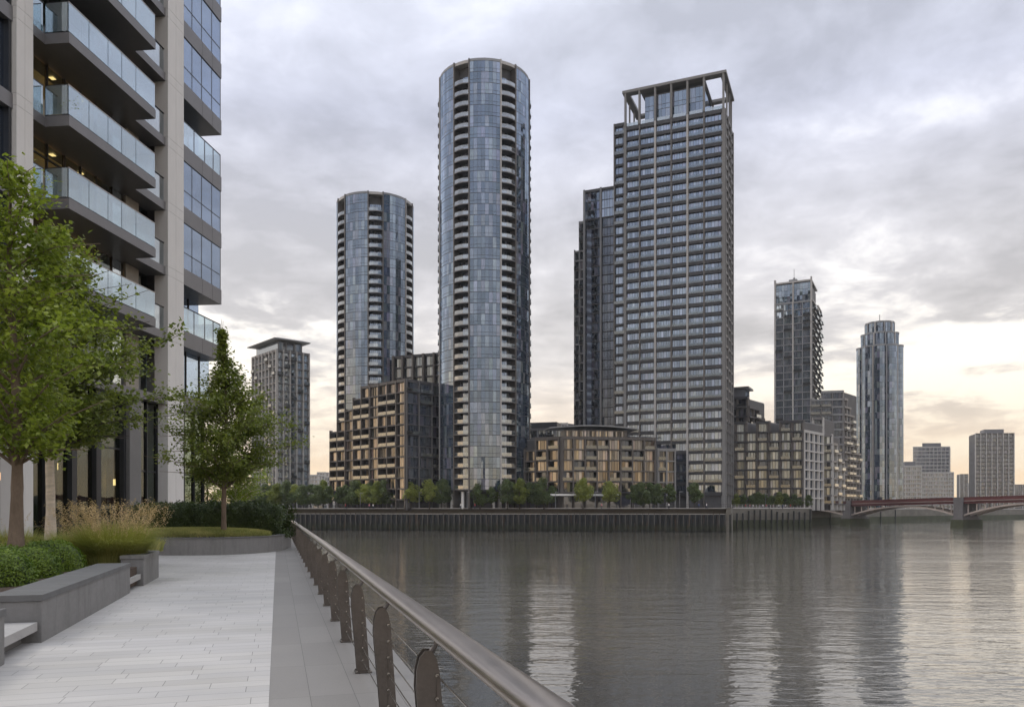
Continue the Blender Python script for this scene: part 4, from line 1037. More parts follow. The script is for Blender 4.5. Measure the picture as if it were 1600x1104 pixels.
        if k in (1, 4) or k == 0:                           # recessed terrace storeys
            wv = -1.25 if k else -.6
            for a, b in ((10.62, 12.1), (12.1, 13.6), (13.6, 14.85)):
                g = MB(); fr.box(g, a + .04, b - .04, wv - .03, wv, z + sp, zn, 'glass_bay', skip=('b', 't')); fm = MB(); fr.box(fm, a, a + .06, wv - .08, wv + .05, z + sp, zn, 'frame_dark'); T.add('window', g, ('window_frame', fm))
            add('interior_wall', (10.62, 14.85, -2.98, -2.9, z + sp, zn - .01, 'wall_inside'))
            if k:
                rl = MB(); us3 = [10.62, 11.9, 13.1, 14.1, 14.97]
                for a, b in zip(us3[:-1], us3[1:]): fr.box(rl, a + .02, b - .02, .0, .018, z + sp + .02, z + sp + 1.25, 'glass_rail'); fr.box(rl, b - .02, b + .02, -.01, .03, z + sp, z + sp + 1.27, 'frame_dark')
                fr.box(rl, 14.95, 14.97, -1.9, -.02, z + sp + .02, z + sp + 1.25, 'glass_rail'); fr.box(rl, 10.62, 14.99, -.02, .035, z + sp + 1.27, z + sp + 1.31, 'frame_dark'); fr.box(rl, 14.94, 14.98, -1.9, -.03, z + sp + 1.27, z + sp + 1.31, 'frame_dark')
                T.add('terrace_railing', rl)
        else:
            us4 = [10.62, 11.65, 12.72, 13.9, 14.96]
            for i, (a, b) in enumerate(zip(us4[:-1], us4[1:])):
                g = MB(); fr.box(g, a + .03, b - .03, .0, .03, z + sp + .03, zn - .03, 'glass_bay', skip=('b', 't')); fm = MB()
                fr.box(fm, b - .022, b + .022, -.03, .04, z + sp, zn, 'frame_dark'); fr.box(fm, a + .03, b - .03, -.02, .045, z + sp + .86, z + sp + .89, 'frame_dark'); T.add('window', g, ('window_frame', fm))
            g = MB(); fr.box(g, 14.93, 14.96, -2.9, -.03, z + sp + .03, zn - .03, 'glass_bay', skip=('b', 't')); fm = MB(); fr.box(fm, 14.9, 14.99, -1.5, -1.44, z + sp, zn, 'frame_dark'); fr.box(fm, 14.9, 14.99, -3.0, -2.9, z + sp, zn, 'frame_dark'); T.add('window', g, ('window_frame', fm))
            add('interior_wall', (10.62, 14.7, -2.98, -2.9, z + sp, zn - .01, 'wall_inside'))
            if k in (2, 3, 5, 6):
                add('curtain', (13.0, 13.5, -.42, -.36, z + sp + .05, zn - .05, 'white_paint')); add('curtain', (11.0, 11.35, -.42, -.36, z + sp + .05, zn - .05, 'white_paint'))
    # lobby storey
    us = [-.83, .68, 2.24, 3.92, 6.0]
    for a, b in zip(us[:-1], us[1:]):
        g = MB(); fr.box(g, a + .06, b - .06, -.52, -.49, .1, 7.13, 'glass_lobby', skip=('b', 't')); fm = MB()
        fr.box(fm, b - .17, b + .17, -.7, -.28, 0, 7.13, 'frame_dark'); fr.box(fm, a, b - .18, -.56, -.45, 4.55, 4.63, 'frame_dark'); fr.box(fm, a, b - .18, -.56, -.45, 1.0, 1.06, 'frame_dark'); T.add('lobby_window', g, ('window_frame', fm))
    add('stone_pier', (6.02, 6.98, -.7, -.1, 0, 7.13, 'stone_dark'))
    for a, b in ((7.0, 8.06), (8.06, 9.0), (10.62, 11.7), (11.7, 12.8), (12.8, 13.9)):
        g = MB(); fr.box(g, a + .05, b - .05, -.52, -.49, .1, 7.13, 'glass_lobby', skip=('b', 't')); fm = MB()
        fr.box(fm, b - .07, b + .0, -.6, -.4, 0, 7.13, 'frame_dark'); fr.box(fm, a, b - .07, -.55, -.46, 3.6, 3.68, 'frame_dark'); T.add('lobby_window', g, ('window_frame', fm))
    add('interior_wall', (-.8, 14, -2.27, -2.2, 0.02, 7.1, 'wall_inside'))
    for u in (-.3, 1.3, 2.9, 4.9, 7.3, 8.5): add('ceiling_lamp', (u, u + .25, -1.9, -1.7, 3.2 + .3 * math.sin(u * 5), 3.5 + .3 * math.sin(u * 5), 'lamp_warm'))
    for i in range(9):
        a = -.6 + i * 1.05; add('curtain', (a, a + .45 + .3 * rr.random(), -1.1, -1.04, .1, 6.9, 'wall_inside' if i % 2 else 'recess_wall'))
    T.finish()
near_building()

# ================================================================== riverside railing
def tube(path, rad, mat, n=6, mb=None, cap=True):
    mb = mb or MB(); rings = []
    for i, p in enumerate(path):
        p = Vector(p); a = Vector(path[max(0, i - 1)]); b = Vector(path[min(len(path) - 1, i + 1)]); t = (b - a).normalized()
        s = t.cross(Vector((0, 0, 1)));
        if s.length < .01: s = Vector((1, 0, 0))
        s.normalize(); q = s.cross(t).normalized(); r = rad[i] if isinstance(rad, (list, tuple)) else rad
        rings.append([tuple(p + s * (r * math.cos(2 * math.pi * k / n)) + q * (r * math.sin(2 * math.pi * k / n))) for k in range(n)])
    for A, B in zip(rings[:-1], rings[1:]):
        for k in range(n): mb.poly([A[k], A[(k + 1) % n], B[(k + 1) % n], B[k]], mat)
    if cap: mb.poly(rings[0][::-1], mat); mb.poly(rings[-1], mat)
    return mb
def weld(o, smooth=True, angle=40):
    import bmesh
    bm = bmesh.new(); bm.from_mesh(o.data); bmesh.ops.remove_doubles(bm, verts=bm.verts, dist=1e-4); bm.to_mesh(o.data); bm.free()
    if smooth:
        for p in o.data.polygons: p.use_smooth = True
        o.data.set_sharp_from_angle(angle=R(angle))
    return o
def railing():
    root = empty('riverside_railing', (*AB(0, .86), 0), 'brushed steel riverside railing with curved flat posts and taut wires', 'railing')
    def P3(a, b, z): x, y = AB(a, b); return (x, y, z)
    # handrail : flattened oval section, turning left at the far end
    sec = []
    for k in range(20):
        t = 2 * math.pi * k / 20; c, s = math.cos(t), math.sin(t)
        sec.append((.085 * math.copysign(abs(c) ** .75, c), .036 * math.copysign(abs(s) ** .85, s)))
    path = [(a, .86, (0, 1)) for a in np.linspace(-3, 52.6, 60)]
    for k in range(7):
        t = math.pi / 2 * k / 6; path.append((52.7 + 1.0 * math.sin(t), -.14 + 1.0 * math.cos(t), (math.sin(t), math.cos(t))))
    path.append((53.7, -30, (1, 0)))
    mb = MB(); rings = []
    for a, b, (na, nb_) in path: rings.append([P3(a + na * s, b + nb_ * s, 1.035 + z) for s, z in sec])
    for A, B in zip(rings[:-1], rings[1:]):
        for k in range(20): mb.poly([A[k], A[(k + 1) % 20], B[(k + 1) % 20], B[k]], 'steel_rail')
    mb.poly(rings[0], 'steel_rail'); weld(mb.build('handrail', root))
    # post : two curved plates across the rail line, baseplate, bracket
    prof_l = [(.795, .0), (.775, .25), (.752, .5), (.735, .70), (.738, .80), (.756, .87), (.785, .905)]
    prof_r = [(.822, .905), (.850, .86), (.868, .78), (.882, .6), (.900, .35), (.925, .0)]
    def post(a):
        mb = MB()
        for da in (-.045, .03):
            o_ = prof_l + prof_r
            f0 = [P3(a + da, b, z + .012) for b, z in o_]; f1 = [P3(a + da + .014, b, z + .012) for b, z in o_]
            mb.poly(f0, 'steel_post'); mb.poly(f1[::-1], 'steel_post')
            for i in range(len(o_)): j = (i + 1) % len(o_); mb.poly([f0[j], f0[i], f1[i], f1[j]], 'steel_post')
        PR.box(mb, .81, .87, a - .031, a + .03, .45, .53, 'steel_post')
        o = mb.build('post', root)
        m2 = tube([P3(a, .80, .84), P3(a, .825, .90), P3(a, .855, .94), P3(a, .86, 1.005)], [.020, .018, .014, .018], 'steel_post', 8); m2.build('bracket', o)
        m3 = MB(); PR.box(m3, .775, .945, a - .075, a + .075, 0, .012, 'steel_post')
        for bb, aa in ((.79, -.06), (.93, -.06), (.79, .06), (.93, .06)): PR.box(m3, bb - .008, bb + .008, a + aa - .008, a + aa + .008, .012, .026, 'cable')
        m3.build('base_plate', o)
        m4 = MB(); PR.box(m4, .848, .852, a - .052, a - .048, .12, .79, 'steel_post')
        for z in CZS: PR.box(m4, .842, .858, a - .058, a + .058, z - .008, z + .008, 'cable')
        m4.build('cable_clamp', o)
    CZS = [.13, .26, .39, .52, .65, .78]
    for a in [.35, 2.3, 4.42] + [6.45 + 2.02 * k for k in range(23)]: post(a)
    for z in CZS: tube([P3(-3, .85, z), P3(20, .85, z), P3(53.6, .85, z)], .0055, 'cable', 5).build('cable', root)
    for z in CZS: tube([P3(53.6, .84, z), P3(53.62, -30, z)], .0042, 'cable', 5).build('cable', root)
    for k in range(10):
        b = -1.2 - 2.0 * k; mb = MB(); PR.box(mb, b - .02, b + .02, 53.6, 53.75, 0, 1.0, 'steel_post'); mb.build('post', root)
railing()

# ================================================================== planters and bench
def prism_wall(mb, pts, z0, z1, mat):
    n = len(pts)
    mb.poly([(x, y, z1) for x, y in pts], mat)
    for i in range(n): a, b = pts[i], pts[(i + 1) % n]; mb.poly([(*a, z0), (*b, z0), (*b, z1), (*a, z1)], mat)
def bevel(o, w=.012):
    m = o.modifiers.new('bevel', 'BEVEL'); m.width = w; m.segments = 2; m.limit_method = 'ANGLE'; return o
def planters():
    r = empty('stone_planter', (*AB(14, -3), 0), 'long grey granite planter wall holding the box bushes', 'planter')
    mb = MB(); PR.box(mb, -3.46, -2.90, 11.48, 17.84, 0, .53, 'planter_side'); PR.box(mb, -9.5, -3.465, 11.50, 12.0, 0, .53, 'planter_side'); bevel(mb.build('wall', r), .006)
    mb = MB(); PR.box(mb, -3.50, -2.885, 11.465, 17.85, .535, .615, 'planter_cap'); PR.box(mb, -9.5, -3.505, 11.465, 12.02, .535, .615, 'planter_cap'); bevel(mb.build('coping', r), .006)
    mb = MB(); PR.box(mb, -10.2, -3.47, 12.01, 17.9, .05, .44, 'mulch'); PR.box(mb, -10.2, -3.0, 17.92, 19.3, .05, .44, 'mulch'); PR.box(mb, -10.2, -3.35, 19.32, 21.9, .05, .44, 'mulch'); PR.box(mb, -10.2, -4.2, 21.91, 27, .05, .44, 'mulch'); o = mb.build('soil', r)
    mb = MB(); PR.box(mb, -10.3, -4.4, 27.0, 27.2, 0, .5, 'planter_side'); PR.box(mb, -4.2, -4.05, 21.9, 27.2, 0, .46, 'planter_side'); mb.build('wall', r)
    r = empty('stone_planter', (*AB(20.5, -3), 0), 'short grey granite planter end block under the tall grass tuft', 'planter')
    mb = MB(); PR.box(mb, -3.34, -2.88, 19.4, 21.8, 0, .60, 'planter_side'); bevel(mb.build('wall', r), .006); mb = MB(); PR.box(mb, -3.36, -2.865, 19.385, 21.815, .605, .68, 'planter_side'); bevel(mb.build('coping', r), .006)
    r = empty('stone_bench', (*AB(18.6, -3.1), 0), 'low stone step seat set between the long planter and its end block', 'bench')
    mb = MB(); PR.box(mb, -3.5, -2.93, 17.88, 19.37, .16, .27, 'bench_stone'); bevel(mb.build('seat', r), .008); mb = MB(); PR.box(mb, -3.5, -3.06, 17.9, 19.35, 0, .155, 'stone_dark'); mb.build('plinth', r)
    r = empty('stone_bench', (*AB(10.7, -3.2), 0), 'low granite step seat in front of the long planter at the picture edge', 'bench')
    mb = MB(); PR.box(mb, -6.5, -2.94, 10.04, 11.45, .16, .27, 'bench_stone'); bevel(mb.build('seat', r), .008)
    mb = MB(); PR.box(mb, -6.5, -3.12, 10.04, 11.45, 0, .155, 'stone_dark'); mb.build('plinth', r)
    mb = MB(); PR.box(mb, -6.5, -3.95, 10.6, 11.46, .275, .42, 'bench_stone'); bevel(mb.build('upper_step', r), .01)
    r = empty('stone_planter', (*AB(9, -3.2), 0), 'grey granite block cut by the left picture edge', 'planter')
    mb = MB(); PR.box(mb, -6.5, -2.89, 6.0, 10.0, 0, .53, 'planter_side'); bevel(mb.build('wall', r), .006); mb = MB(); PR.box(mb, -6.5, -2.875, 5.98, 10.015, .535, .615, 'planter_cap'); bevel(mb.build('coping', r), .006)
    # curved far planter
    pts = [(-18.2, 33.2), (-16.0, 30.9), (-13.6, 29.85), (-12.2, 29.7), (-10.95, 29.95), (-10.15, 30.9), (-9.75, 31.9), (-9.62, 33.3), (-10.2, 36.8), (-12, 38.6), (-15, 38.8), (-18.0, 37.5)]
    r = empty('stone_planter', (-13, 33, 0), 'curved dark stone planter holding the single promenade tree and the dark hedge', 'planter')
    mb = MB(); prism_wall(mb, pts, 0, .62, 'planter_side'); o = mb.build('wall', r)
    mb = MB(); cx, cy = -13.5, 34; out = [(cx + (x - cx) * 1.006, cy + (y - cy) * 1.006) for x, y in pts]; inn = [(cx + (x - cx) * .93, cy + (y - cy) * .93) for x, y in pts]
    n = len(pts)
    for i in range(n):
        j = (i + 1) % n
        mb.poly([(*out[i], .66), (*out[j], .66), (*inn[j], .66), (*inn[i], .66)], 'planter_cap'); mb.poly([(*out[i], .625), (*out[j], .625), (*out[j], .66), (*out[i], .66)], 'planter_cap'); mb.poly([(*inn[j], .625), (*inn[i], .625), (*inn[i], .66), (*inn[j], .66)], 'planter_cap')
    mb.build('coping', r)
    mb = MB(); mb.poly([(*p, .64) for p in inn], 'mulch'); mb.build('soil', r)
planters()

# ================================================================== vegetation
def leaf_quads(pos, nrm, size, aspect=.62, jit=.9):
    """kite-shaped leaves at pos with random orientation biased to nrm"""
    n = len(pos)
    d = rng.normal(size=(n, 3)); d /= np.linalg.norm(d, axis=1)[:, None]
    nn = nrm + d * jit; nn /= np.linalg.norm(nn, axis=1)[:, None] + 1e-9
    t = np.cross(nn, rng.normal(size=(n, 3))); t /= np.linalg.norm(t, axis=1)[:, None] + 1e-9
    s = np.cross(nn, t); L = (size * rng.uniform(.65, 1.25, n))[:, None]
    v = np.empty((n, 4, 3)); v[:, 0] = pos; v[:, 1] = pos + t * L * .45 + s * L * aspect * .5 + nn * L * .08; v[:, 2] = pos + t * L; v[:, 3] = pos + t * L * .45 - s * L * aspect * .5 + nn * L * .08
    return v.reshape(-1, 3), np.arange(n * 4).reshape(n, 4)

def tree(base, label, env, z0, z1, trunk_h, tr, leafm, bark, nbr, ntw, nlf, leaf, name='street_tree', lean=(0, 0), elev=(.15, .7), group=None, spread=.16, tw=(.45, .9), seed=1, sq=1.0, trunkz=0, limb=None):
    """env(t) crown radius for t in 0..1 between z0 and z1"""
    g = np.random.default_rng(seed); bx_, by_, bz_ = base
    root = empty(name, base, label, 'tree', group)
    top = z1 - .1 * (z1 - z0); tp = []; rad = []
    ph = g.uniform(0, 6)
    for i in range(13):
        t = i / 12; z = bz_ - .1 + (top - bz_) * t
        tp.append((bx_ + lean[0] * t + .06 * math.sin(t * 5 + ph) * t * 2, by_ + lean[1] * t + .06 * math.cos(t * 4 + ph) * t * 2, z)); rad.append(tr * (1.25 if i == 0 else 1) * (1 - .9 * t) + .012)
    def axis(z):
        t = min(1, max(0, (z - bz_) / (top - bz_))) * 12; i = min(11, int(t)); f = t - i
        return np.array(tp[i]) * (1 - f) + np.array(tp[i + 1]) * f
    weld(tube(tp, rad, bark, 10).build('trunk', root), True, 80)
    lm = MB(); P_, N_ = [], []; emax = max(env(i / 20) for i in range(21)); nbr = int(nbr)
    for k in range(nbr):
        t = (k + g.uniform(0, 1)) / nbr; zc = z0 + (z1 - z0) * (t ** 1.0)      # height of the branch tip
        az_ = k * 2.39996 + g.uniform(-.4, .4); rr_ = env(t) * g.uniform(.66, .98)
        a0 = axis(max(bz_ + (z0 - bz_) * .85, zc - rr_ * g.uniform(*elev)))
        ax = axis(zc); tip = np.array((ax[0] + math.cos(az_) * rr_, ax[1] + math.sin(az_) * rr_ * sq, zc + g.uniform(-.15, .15)))
        mid = (a0 + tip) / 2 + np.array((0, 0, .12 * rr_))
        pth = [a0, (a0 + mid) / 2 + np.array((0, 0, .04 * rr_)), mid, tip]
        r0 = max(.012, tr * .34 * (1 - t * .7)); tube([tuple(p) for p in pth], [r0, r0 * .75, r0 * .5, .006], limb or bark, 5, lm, False)
        for q in range(max(2, int(ntw * min(1, .05 + 1.0 * rr_ / emax)))):
            f = .22 + .78 * ((q + g.uniform(0, 1)) / ntw); f2 = f * 3; i = min(2, int(f2)); p0 = pth[i] * (1 - (f2 - i)) + pth[i + 1] * (f2 - i)
            dr = g.normal(size=3); dr[2] = abs(dr[2]) * .6 - .15; dr /= np.linalg.norm(dr); out = (tip - a0); out /= np.linalg.norm(out) + 1e-6
            dr = dr + out * .6; dr /= np.linalg.norm(dr); ln = g.uniform(*tw) * (.22 + .78 * min(1, rr_ / 1.5))
            if q % 3 == 0: tube([tuple(p0), tuple(p0 + dr * ln * .9)], [.008, .003], limb or bark, 3, lm, False)
            s = g.uniform(.1, 1.05, nlf)[:, None]
            pp = p0 + dr * ln * s * (1 if rr_ < .93 * emax else .6) + g.normal(size=(nlf, 3)) * spread * (.5 + .6 * s) * (.45 + .55 * min(1, rr_ / 1.2))
            P_.append(pp); nn = np.tile(np.array((0, 0, 1.0)), (nlf, 1)); N_.append(nn)
    lm.build('limbs', root)
    v, f = leaf_quads(np.concatenate(P_), np.concatenate(N_), leaf)
    fastmesh('crown', v, f, leafm, root)
    return root

def lerp_env(pts): xs, ys = zip(*pts); return lambda t: float(np.interp(t, xs, ys))
x, y = P(25, 17.0)
tree((x, y, .98), 'broad leafy tree with a dark brown trunk, nearest the left picture edge', lerp_env([(0, 1.6), (.12, 2.5), (.4, 2.7), (.7, 2.0), (.9, 1.2), (1, .3)]), 3.0, 9.3, 3, .13, 'leaf_bright', 'bark_brown', 50, 12, 34, .135, seed=3, spread=.13)
x, y = P(79, 21.5)
tree((x, y, .9), 'broad leafy tree with a pale birch like trunk, beside the brown trunk tree', lerp_env([(0, 2.4), (.12, 3.8), (.4, 3.9), (.65, 3.1), (.85, 1.7), (1, .4)]), 3.6, 9.6, 3, .125, 'leaf_mid', 'bark_birch', 64, 14, 40, .14, seed=8, spread=.13, limb='bark_dark')
x, y = P(350, 31.5)
tree((x, y, .6), 'single conical tree standing in the curved stone planter', lerp_env([(0, 1.8), (.08, 3.0), (.2, 3.7), (.36, 3.6), (.52, 2.75), (.64, 1.5), (.74, .6), (.83, .18), (1, .05)]), 2.9, 9.15, 3, .10, 'leaf_mid', 'bark_brown', 92, 15, 40, .125, seed=5, elev=(.1, .5), tw=(.35, .75))
x, y = P(371, 47)
tree((x, y, 0), 'small low tree with a pale trunk behind the dark hedge', lerp_env([(0, 1.6), (.4, 2.6), (.8, 1.8), (1, .4)]), 2.3, 4.9, 3, .09, 'leaf_bright', 'bark_birch', 30, 10, 34, .13, seed=12)
x, y = P(322, 50)
tree((x, y, 0), 'small bushy tree between the building corner and the small pale trunk tree', lerp_env([(0, 1.2), (.4, 2.0), (.8, 1.4), (1, .4)]), 2.0, 4.6, 3, .08, 'leaf_mid', 'bark_brown', 24, 9, 30, .13, seed=14)

def shell_bush(name, label, cat, cx, cy, z0, rx, ry, h, nleaf, leaf, mat, rot=0, group=None, boxy=3.0, seed=1, core='leaf_dark'):
    """clipped bush or hedge: leaves over a rounded block, on a dark twiggy core"""
    g = np.random.default_rng(seed)
    e = 2 / boxy
    def sp(c, e): return np.sign(c) * np.abs(c) ** e
    ar = np.array([ry * h, ry * h, rx * h, rx * h, rx * ry * 2]); fc = g.choice(5, nleaf, p=ar / ar.sum()); q1 = g.uniform(-1, 1, nleaf); q2 = g.uniform(0, 1, nleaf); q3 = g.uniform(-1, 1, nleaf)
    ax_ = np.where(fc == 0, 1, np.where(fc == 1, -1, q1)); ay_ = np.where(fc == 2, 1, np.where(fc == 3, -1, np.where(fc == 4, q3, q1))); az_ = np.where(fc == 4, 1, q2)
    nn_ = (np.abs(ax_) ** boxy + np.abs(ay_) ** boxy + np.abs(az_) ** boxy) ** (1 / boxy)
    px_, py_, pz_ = rx * ax_ / nn_, ry * ay_ / nn_, h * az_ / nn_
    wob = 1 + .07 * np.sin(px_ * 5.1 + seed) * np.cos(py_ * 4.3) + .05 * np.sin(px_ * 11 + pz_ * 9) + g.normal(size=nleaf) * .035
    dep = 1 - np.abs(g.normal(size=nleaf)) * .06
    k = wob * dep; pos = np.stack([px_ * k, py_ * k, pz_ * k], 1)
    nr = np.stack([px_ / rx ** 2, py_ / ry ** 2, pz_ / h ** 2 + .02], 1); nr /= np.linalg.norm(nr, axis=1)[:, None]
    c, s = math.cos(rot), math.sin(rot)
    rotm = np.array([[c, -s, 0], [s, c, 0], [0, 0, 1]]); pos = pos @ rotm.T + np.array((cx, cy, z0)); nr = nr @ rotm.T
    root = empty(name, (cx, cy, z0), label, cat, group)
    v, f = leaf_quads(pos, nr, leaf, .7, .75); fastmesh('foliage', v, f, mat, root)
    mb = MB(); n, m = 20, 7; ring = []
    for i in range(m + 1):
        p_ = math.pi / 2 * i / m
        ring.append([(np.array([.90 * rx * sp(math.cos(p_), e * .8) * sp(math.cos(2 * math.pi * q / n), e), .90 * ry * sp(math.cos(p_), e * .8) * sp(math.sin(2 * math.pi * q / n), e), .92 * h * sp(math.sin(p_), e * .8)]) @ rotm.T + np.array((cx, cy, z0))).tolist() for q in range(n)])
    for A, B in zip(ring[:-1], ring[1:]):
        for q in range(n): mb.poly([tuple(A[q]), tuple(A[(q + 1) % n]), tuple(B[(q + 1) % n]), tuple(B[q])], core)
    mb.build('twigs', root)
    return root
lbs = ['rounded box bush at the far end of the row, touching the tall grass tuft', 'rounded box bush, second from the tall grass tuft', 'rounded box bush in the middle of the row, third from the tall grass tuft',
       'rounded box bush behind the small low one at the picture edge', 'small low box bush closest to the granite coping at the picture edge']
for i, (a, b, r_, h_) in enumerate(((18.65, -4.55, .68, .62), (16.95, -4.6, .66, .58), (15.3, -4.65, .68, .62), (13.6, -4.85, .68, .60), (12.75, -4.3, .38, .36))):
    x, y = AB(a, b); shell_bush('box_bush', lbs[i], 'bush', x, y, .42, r_ * .95, r_ * .9, h_, 9000 if i < 4 else 3000, .042, 'leaf_box', TH, 'clipped box bushes in the long planter', 2.5, i + 2)
    if i < 4:
        x, y = AB(a - .2, b - 1.55); shell_bush('box_bush', lbs[i].replace('rounded box bush', 'rear row box bush'), 'bush', x, y, .42, r_ * .95, r_, h_ + .06, 6000, .046, 'leaf_box', TH, 'clipped box bushes in the long planter', 3.0, i + 22)
x, y = (-13.2, 35.3)
shell_bush('dark_hedge', 'long dark clipped hedge behind the single promenade tree', 'hedge', -13.3, 35.0, .5, 3.45, .85, 1.42, 42000, .085, 'leaf_dark', -.10, None, 7.0, 51)

def blades(cx, cy, z0, n, rad, h, spread, wid, g, droop=1.0, up=False):
    th = g.uniform(0, 2 * math.pi, n); r0 = rad * np.sqrt(g.uniform(0, 1, n)); L = h * g.uniform(.6, 1.1, n); out = spread * g.uniform(.25, 1.0, n)
    th2 = th + g.normal(size=n) * .35
    base = np.stack([cx + r0 * np.cos(th), cy + r0 * np.sin(th), np.full(n, z0)], 1); d = np.stack([np.cos(th2), np.sin(th2), np.zeros(n)], 1)
    s = np.stack([-np.sin(th2), np.cos(th2), np.zeros(n)], 1); seg = 4; V = []
    for i in range(seg + 1):
        t = i / seg; c = base + d * (out * L * t ** 1.7)[:, None] + np.array((0, 0, 1.0)) * (L * (t - .42 * droop * out * t ** 2.6))[:, None]
        w = wid * (1 - t * .9); V += [c - s * w, c + s * w]
    V = np.stack(V, 1); k = V.shape[1]; v = V.reshape(-1, 3)
    o = np.arange(n)[:, None] * k; f = np.concatenate([o + np.array([[2 * i, 2 * i + 1, 2 * i + 3, 2 * i + 2]]) for i in range(seg)], 0)
    tips = base + d * (out * L)[:, None] + np.array((0, 0, 1.0)) * (L * (1 - .42 * droop * out))[:, None]
    return v, f, tips, d
def grass_tuft(a, b, z0, n, rad, h, spread, label, npl, seed, wid=.0065):
    g = np.random.default_rng(seed); cx, cy = AB(a, b); root = empty('ornamental_grass', (cx, cy, z0), label, 'grass tuft')
    v, f, _, _ = blades(cx, cy, z0, n, rad, h, spread, wid, g, 1.3); fastmesh('blades', v, f, 'grass_blade', root)
    v, f, tips, d = blades(cx, cy, z0, npl, rad * .9, h * 1.18, spread * .62, .0022, g, .7); fastmesh('stems', v, f, 'grass_plume', root)
    P_ = []; N_ = []
    for tp, dd in zip(tips, d):
        m = 16; t = np.linspace(-.02, .26, m)[:, None]; ax = np.array((dd[0] * .5, dd[1] * .5, .8)); P_.append(tp + ax * (t - .12) + g.normal(size=(m, 3)) * .008); N_.append(np.tile(ax, (m, 1)))
    v, f = leaf_quads(np.concatenate(P_), np.concatenate(N_), .046, .35, .6); fastmesh('plumes', v, f, 'grass_plume', root)
grass_tuft(20.5, -3.7, .42, 8000, .62, 1.2, 1.0, 'big arching grass tuft with tan plumes spilling over the granite end block', 520, 31)
grass_tuft(22.4, -4.9, .42, 4200, .55, .9, .9, 'smaller plumed grass tuft just behind the big arching one', 50, 32)
grass_tuft(24.5, -7.0, .42, 2200, .7, .95, .8, 'thin plumed grass tuft in front of the lobby windows', 18, 33)
grass_tuft(23.6, -9.3, .42, 1800, .7, .9, .8, 'thin plumed grass tuft at the foot of the pale trunk tree', 18, 34)
def low_grass(name, pts_fn, n, h, wid, mat, seed, zf=None):
    g = np.random.default_rng(seed); xy = pts_fn(g, n); n = len(xy)
    th = g.uniform(0, 2 * math.pi, n); L = h * g.uniform(.5, 1.2, n); ln = g.uniform(.1, .7, n) * L
    z = zf(xy) if zf else np.full(n, .44)
    base = np.concatenate([xy, z[:, None]], 1); d = np.stack([np.cos(th), np.sin(th), np.zeros(n)], 1); s = np.stack([-np.sin(th), np.cos(th), np.zeros(n)], 1) * wid
    mid = base + d * (ln * .35)[:, None] + np.array((0, 0, .6)) * L[:, None]; tip = base + d * ln[:, None] + np.array((0, 0, 1.0)) * L[:, None]
    V = np.stack([base - s, base + s, mid + s * .7, tip, mid - s * .7], 1).reshape(-1, 3); F_ = np.arange(n * 5).reshape(n, 5)
    o = fastmesh(name, V, F_, mat); o['kind'] = 'stuff'; o['label'] = 'low soft grass planting'; return o
def bed_pts(g, n):
    a = g.uniform(14.5, 26.8, n); b = g.uniform(-10.1, -3.4, n); k = (b < -5.0) | (a > 21.5); a, b = a[k], b[k]
    return np.stack([-SN * a + CS * b, CS * a + SN * b], 1)
low_grass('low_grass', bed_pts, 60000, .36, .006, 'grass_low', 41, lambda xy: np.full(len(xy), .43) + .12 * (np.sin(xy[:, 0] * 1.3) * .5 + .5))
def oval_pts(g, n):
    t = g.uniform(0, 2 * math.pi, n); r_ = np.sqrt(g.uniform(0, 1, n)); return np.stack([-12.9 + 3.1 * r_ * np.cos(t) , 32.3 + 1.75 * r_ * np.sin(t)], 1)
def oval_z(xy): q = ((xy[:, 0] + 12.9) / 3.1) ** 2 + ((xy[:, 1] - 32.3) / 1.75) ** 2; return .62 + .22 * np.sqrt(np.clip(1 - q, 0, 1))
o = low_grass('ground_cover_grass', oval_pts, 46000, .16, .008, 'grass_low', 42, oval_z); o['label'] = 'low mounded grass around the planter tree'

# ------------------------------------------------------------------ riverside trees on the far bank
def far_tree_proto(mat, seed, rw, h, nl=5200):
    g = np.random.default_rng(seed); root = empty('riverside_tree', (0, 0, 0), 'x', 'tree')
    tr_ = weld(tube([(0, 0, -.1), (.05, 0, h * .3), (.1, .05, h * .7)], [.2, .15, .06], 'bark_dark', 6).build('trunk', root))
    nc = 26; cs = []
    for k in range(nc):
        t = g.uniform(0, 1); r_ = rw * (math.sin(math.pi * (t * .86 + .12)) ** .6) * g.uniform(.1, .72); a = g.uniform(0, 6.28)
        cs.append((r_ * math.cos(a), r_ * math.sin(a), h * (.24 + .68 * t), g.uniform(.22, .36) * rw))
    idx = g.integers(0, nc, nl); c = np.array(cs)[idx]; d = g.normal(size=(nl, 3)); d /= np.linalg.norm(d, axis=1)[:, None]; rr_ = g.uniform(.6, 1.05, nl) ** .5
    pos = c[:, :3] + d * (c[:, 3] * rr_)[:, None]; v, f = leaf_quads(pos, d, .34, .8, .8); cr_ = fastmesh('crown', v, f, mat, root)
    return root, [tr_, cr_]
kids = {}
def far_tree_copy(proto, x, y, z, s, rot, label, first):
    if first: o = proto
    else:
        o = proto.copy(); C.objects.link(o)
        for ch in kids[proto.name]: c = ch.copy(); C.objects.link(c); c.parent = o
    o.location = (x, y, z); o.scale = (s[0], s[0], s[1]); o.rotation_euler = (0, 0, rot); o['label'] = label; o['group'] = 'riverside trees along the far bank'
    return o
protos = []
for i, (m, s_) in enumerate((('leaf_far_dark', 61), ('leaf_far_dark', 62), ('leaf_far_light', 63), ('leaf_far_dark', 64), ('leaf_mid', 65))):
    p_, kd = far_tree_proto(m, s_, 3.3 if i != 3 else 2.6, 8.3); kids[p_.name] = kd; protos.append([p_, True])
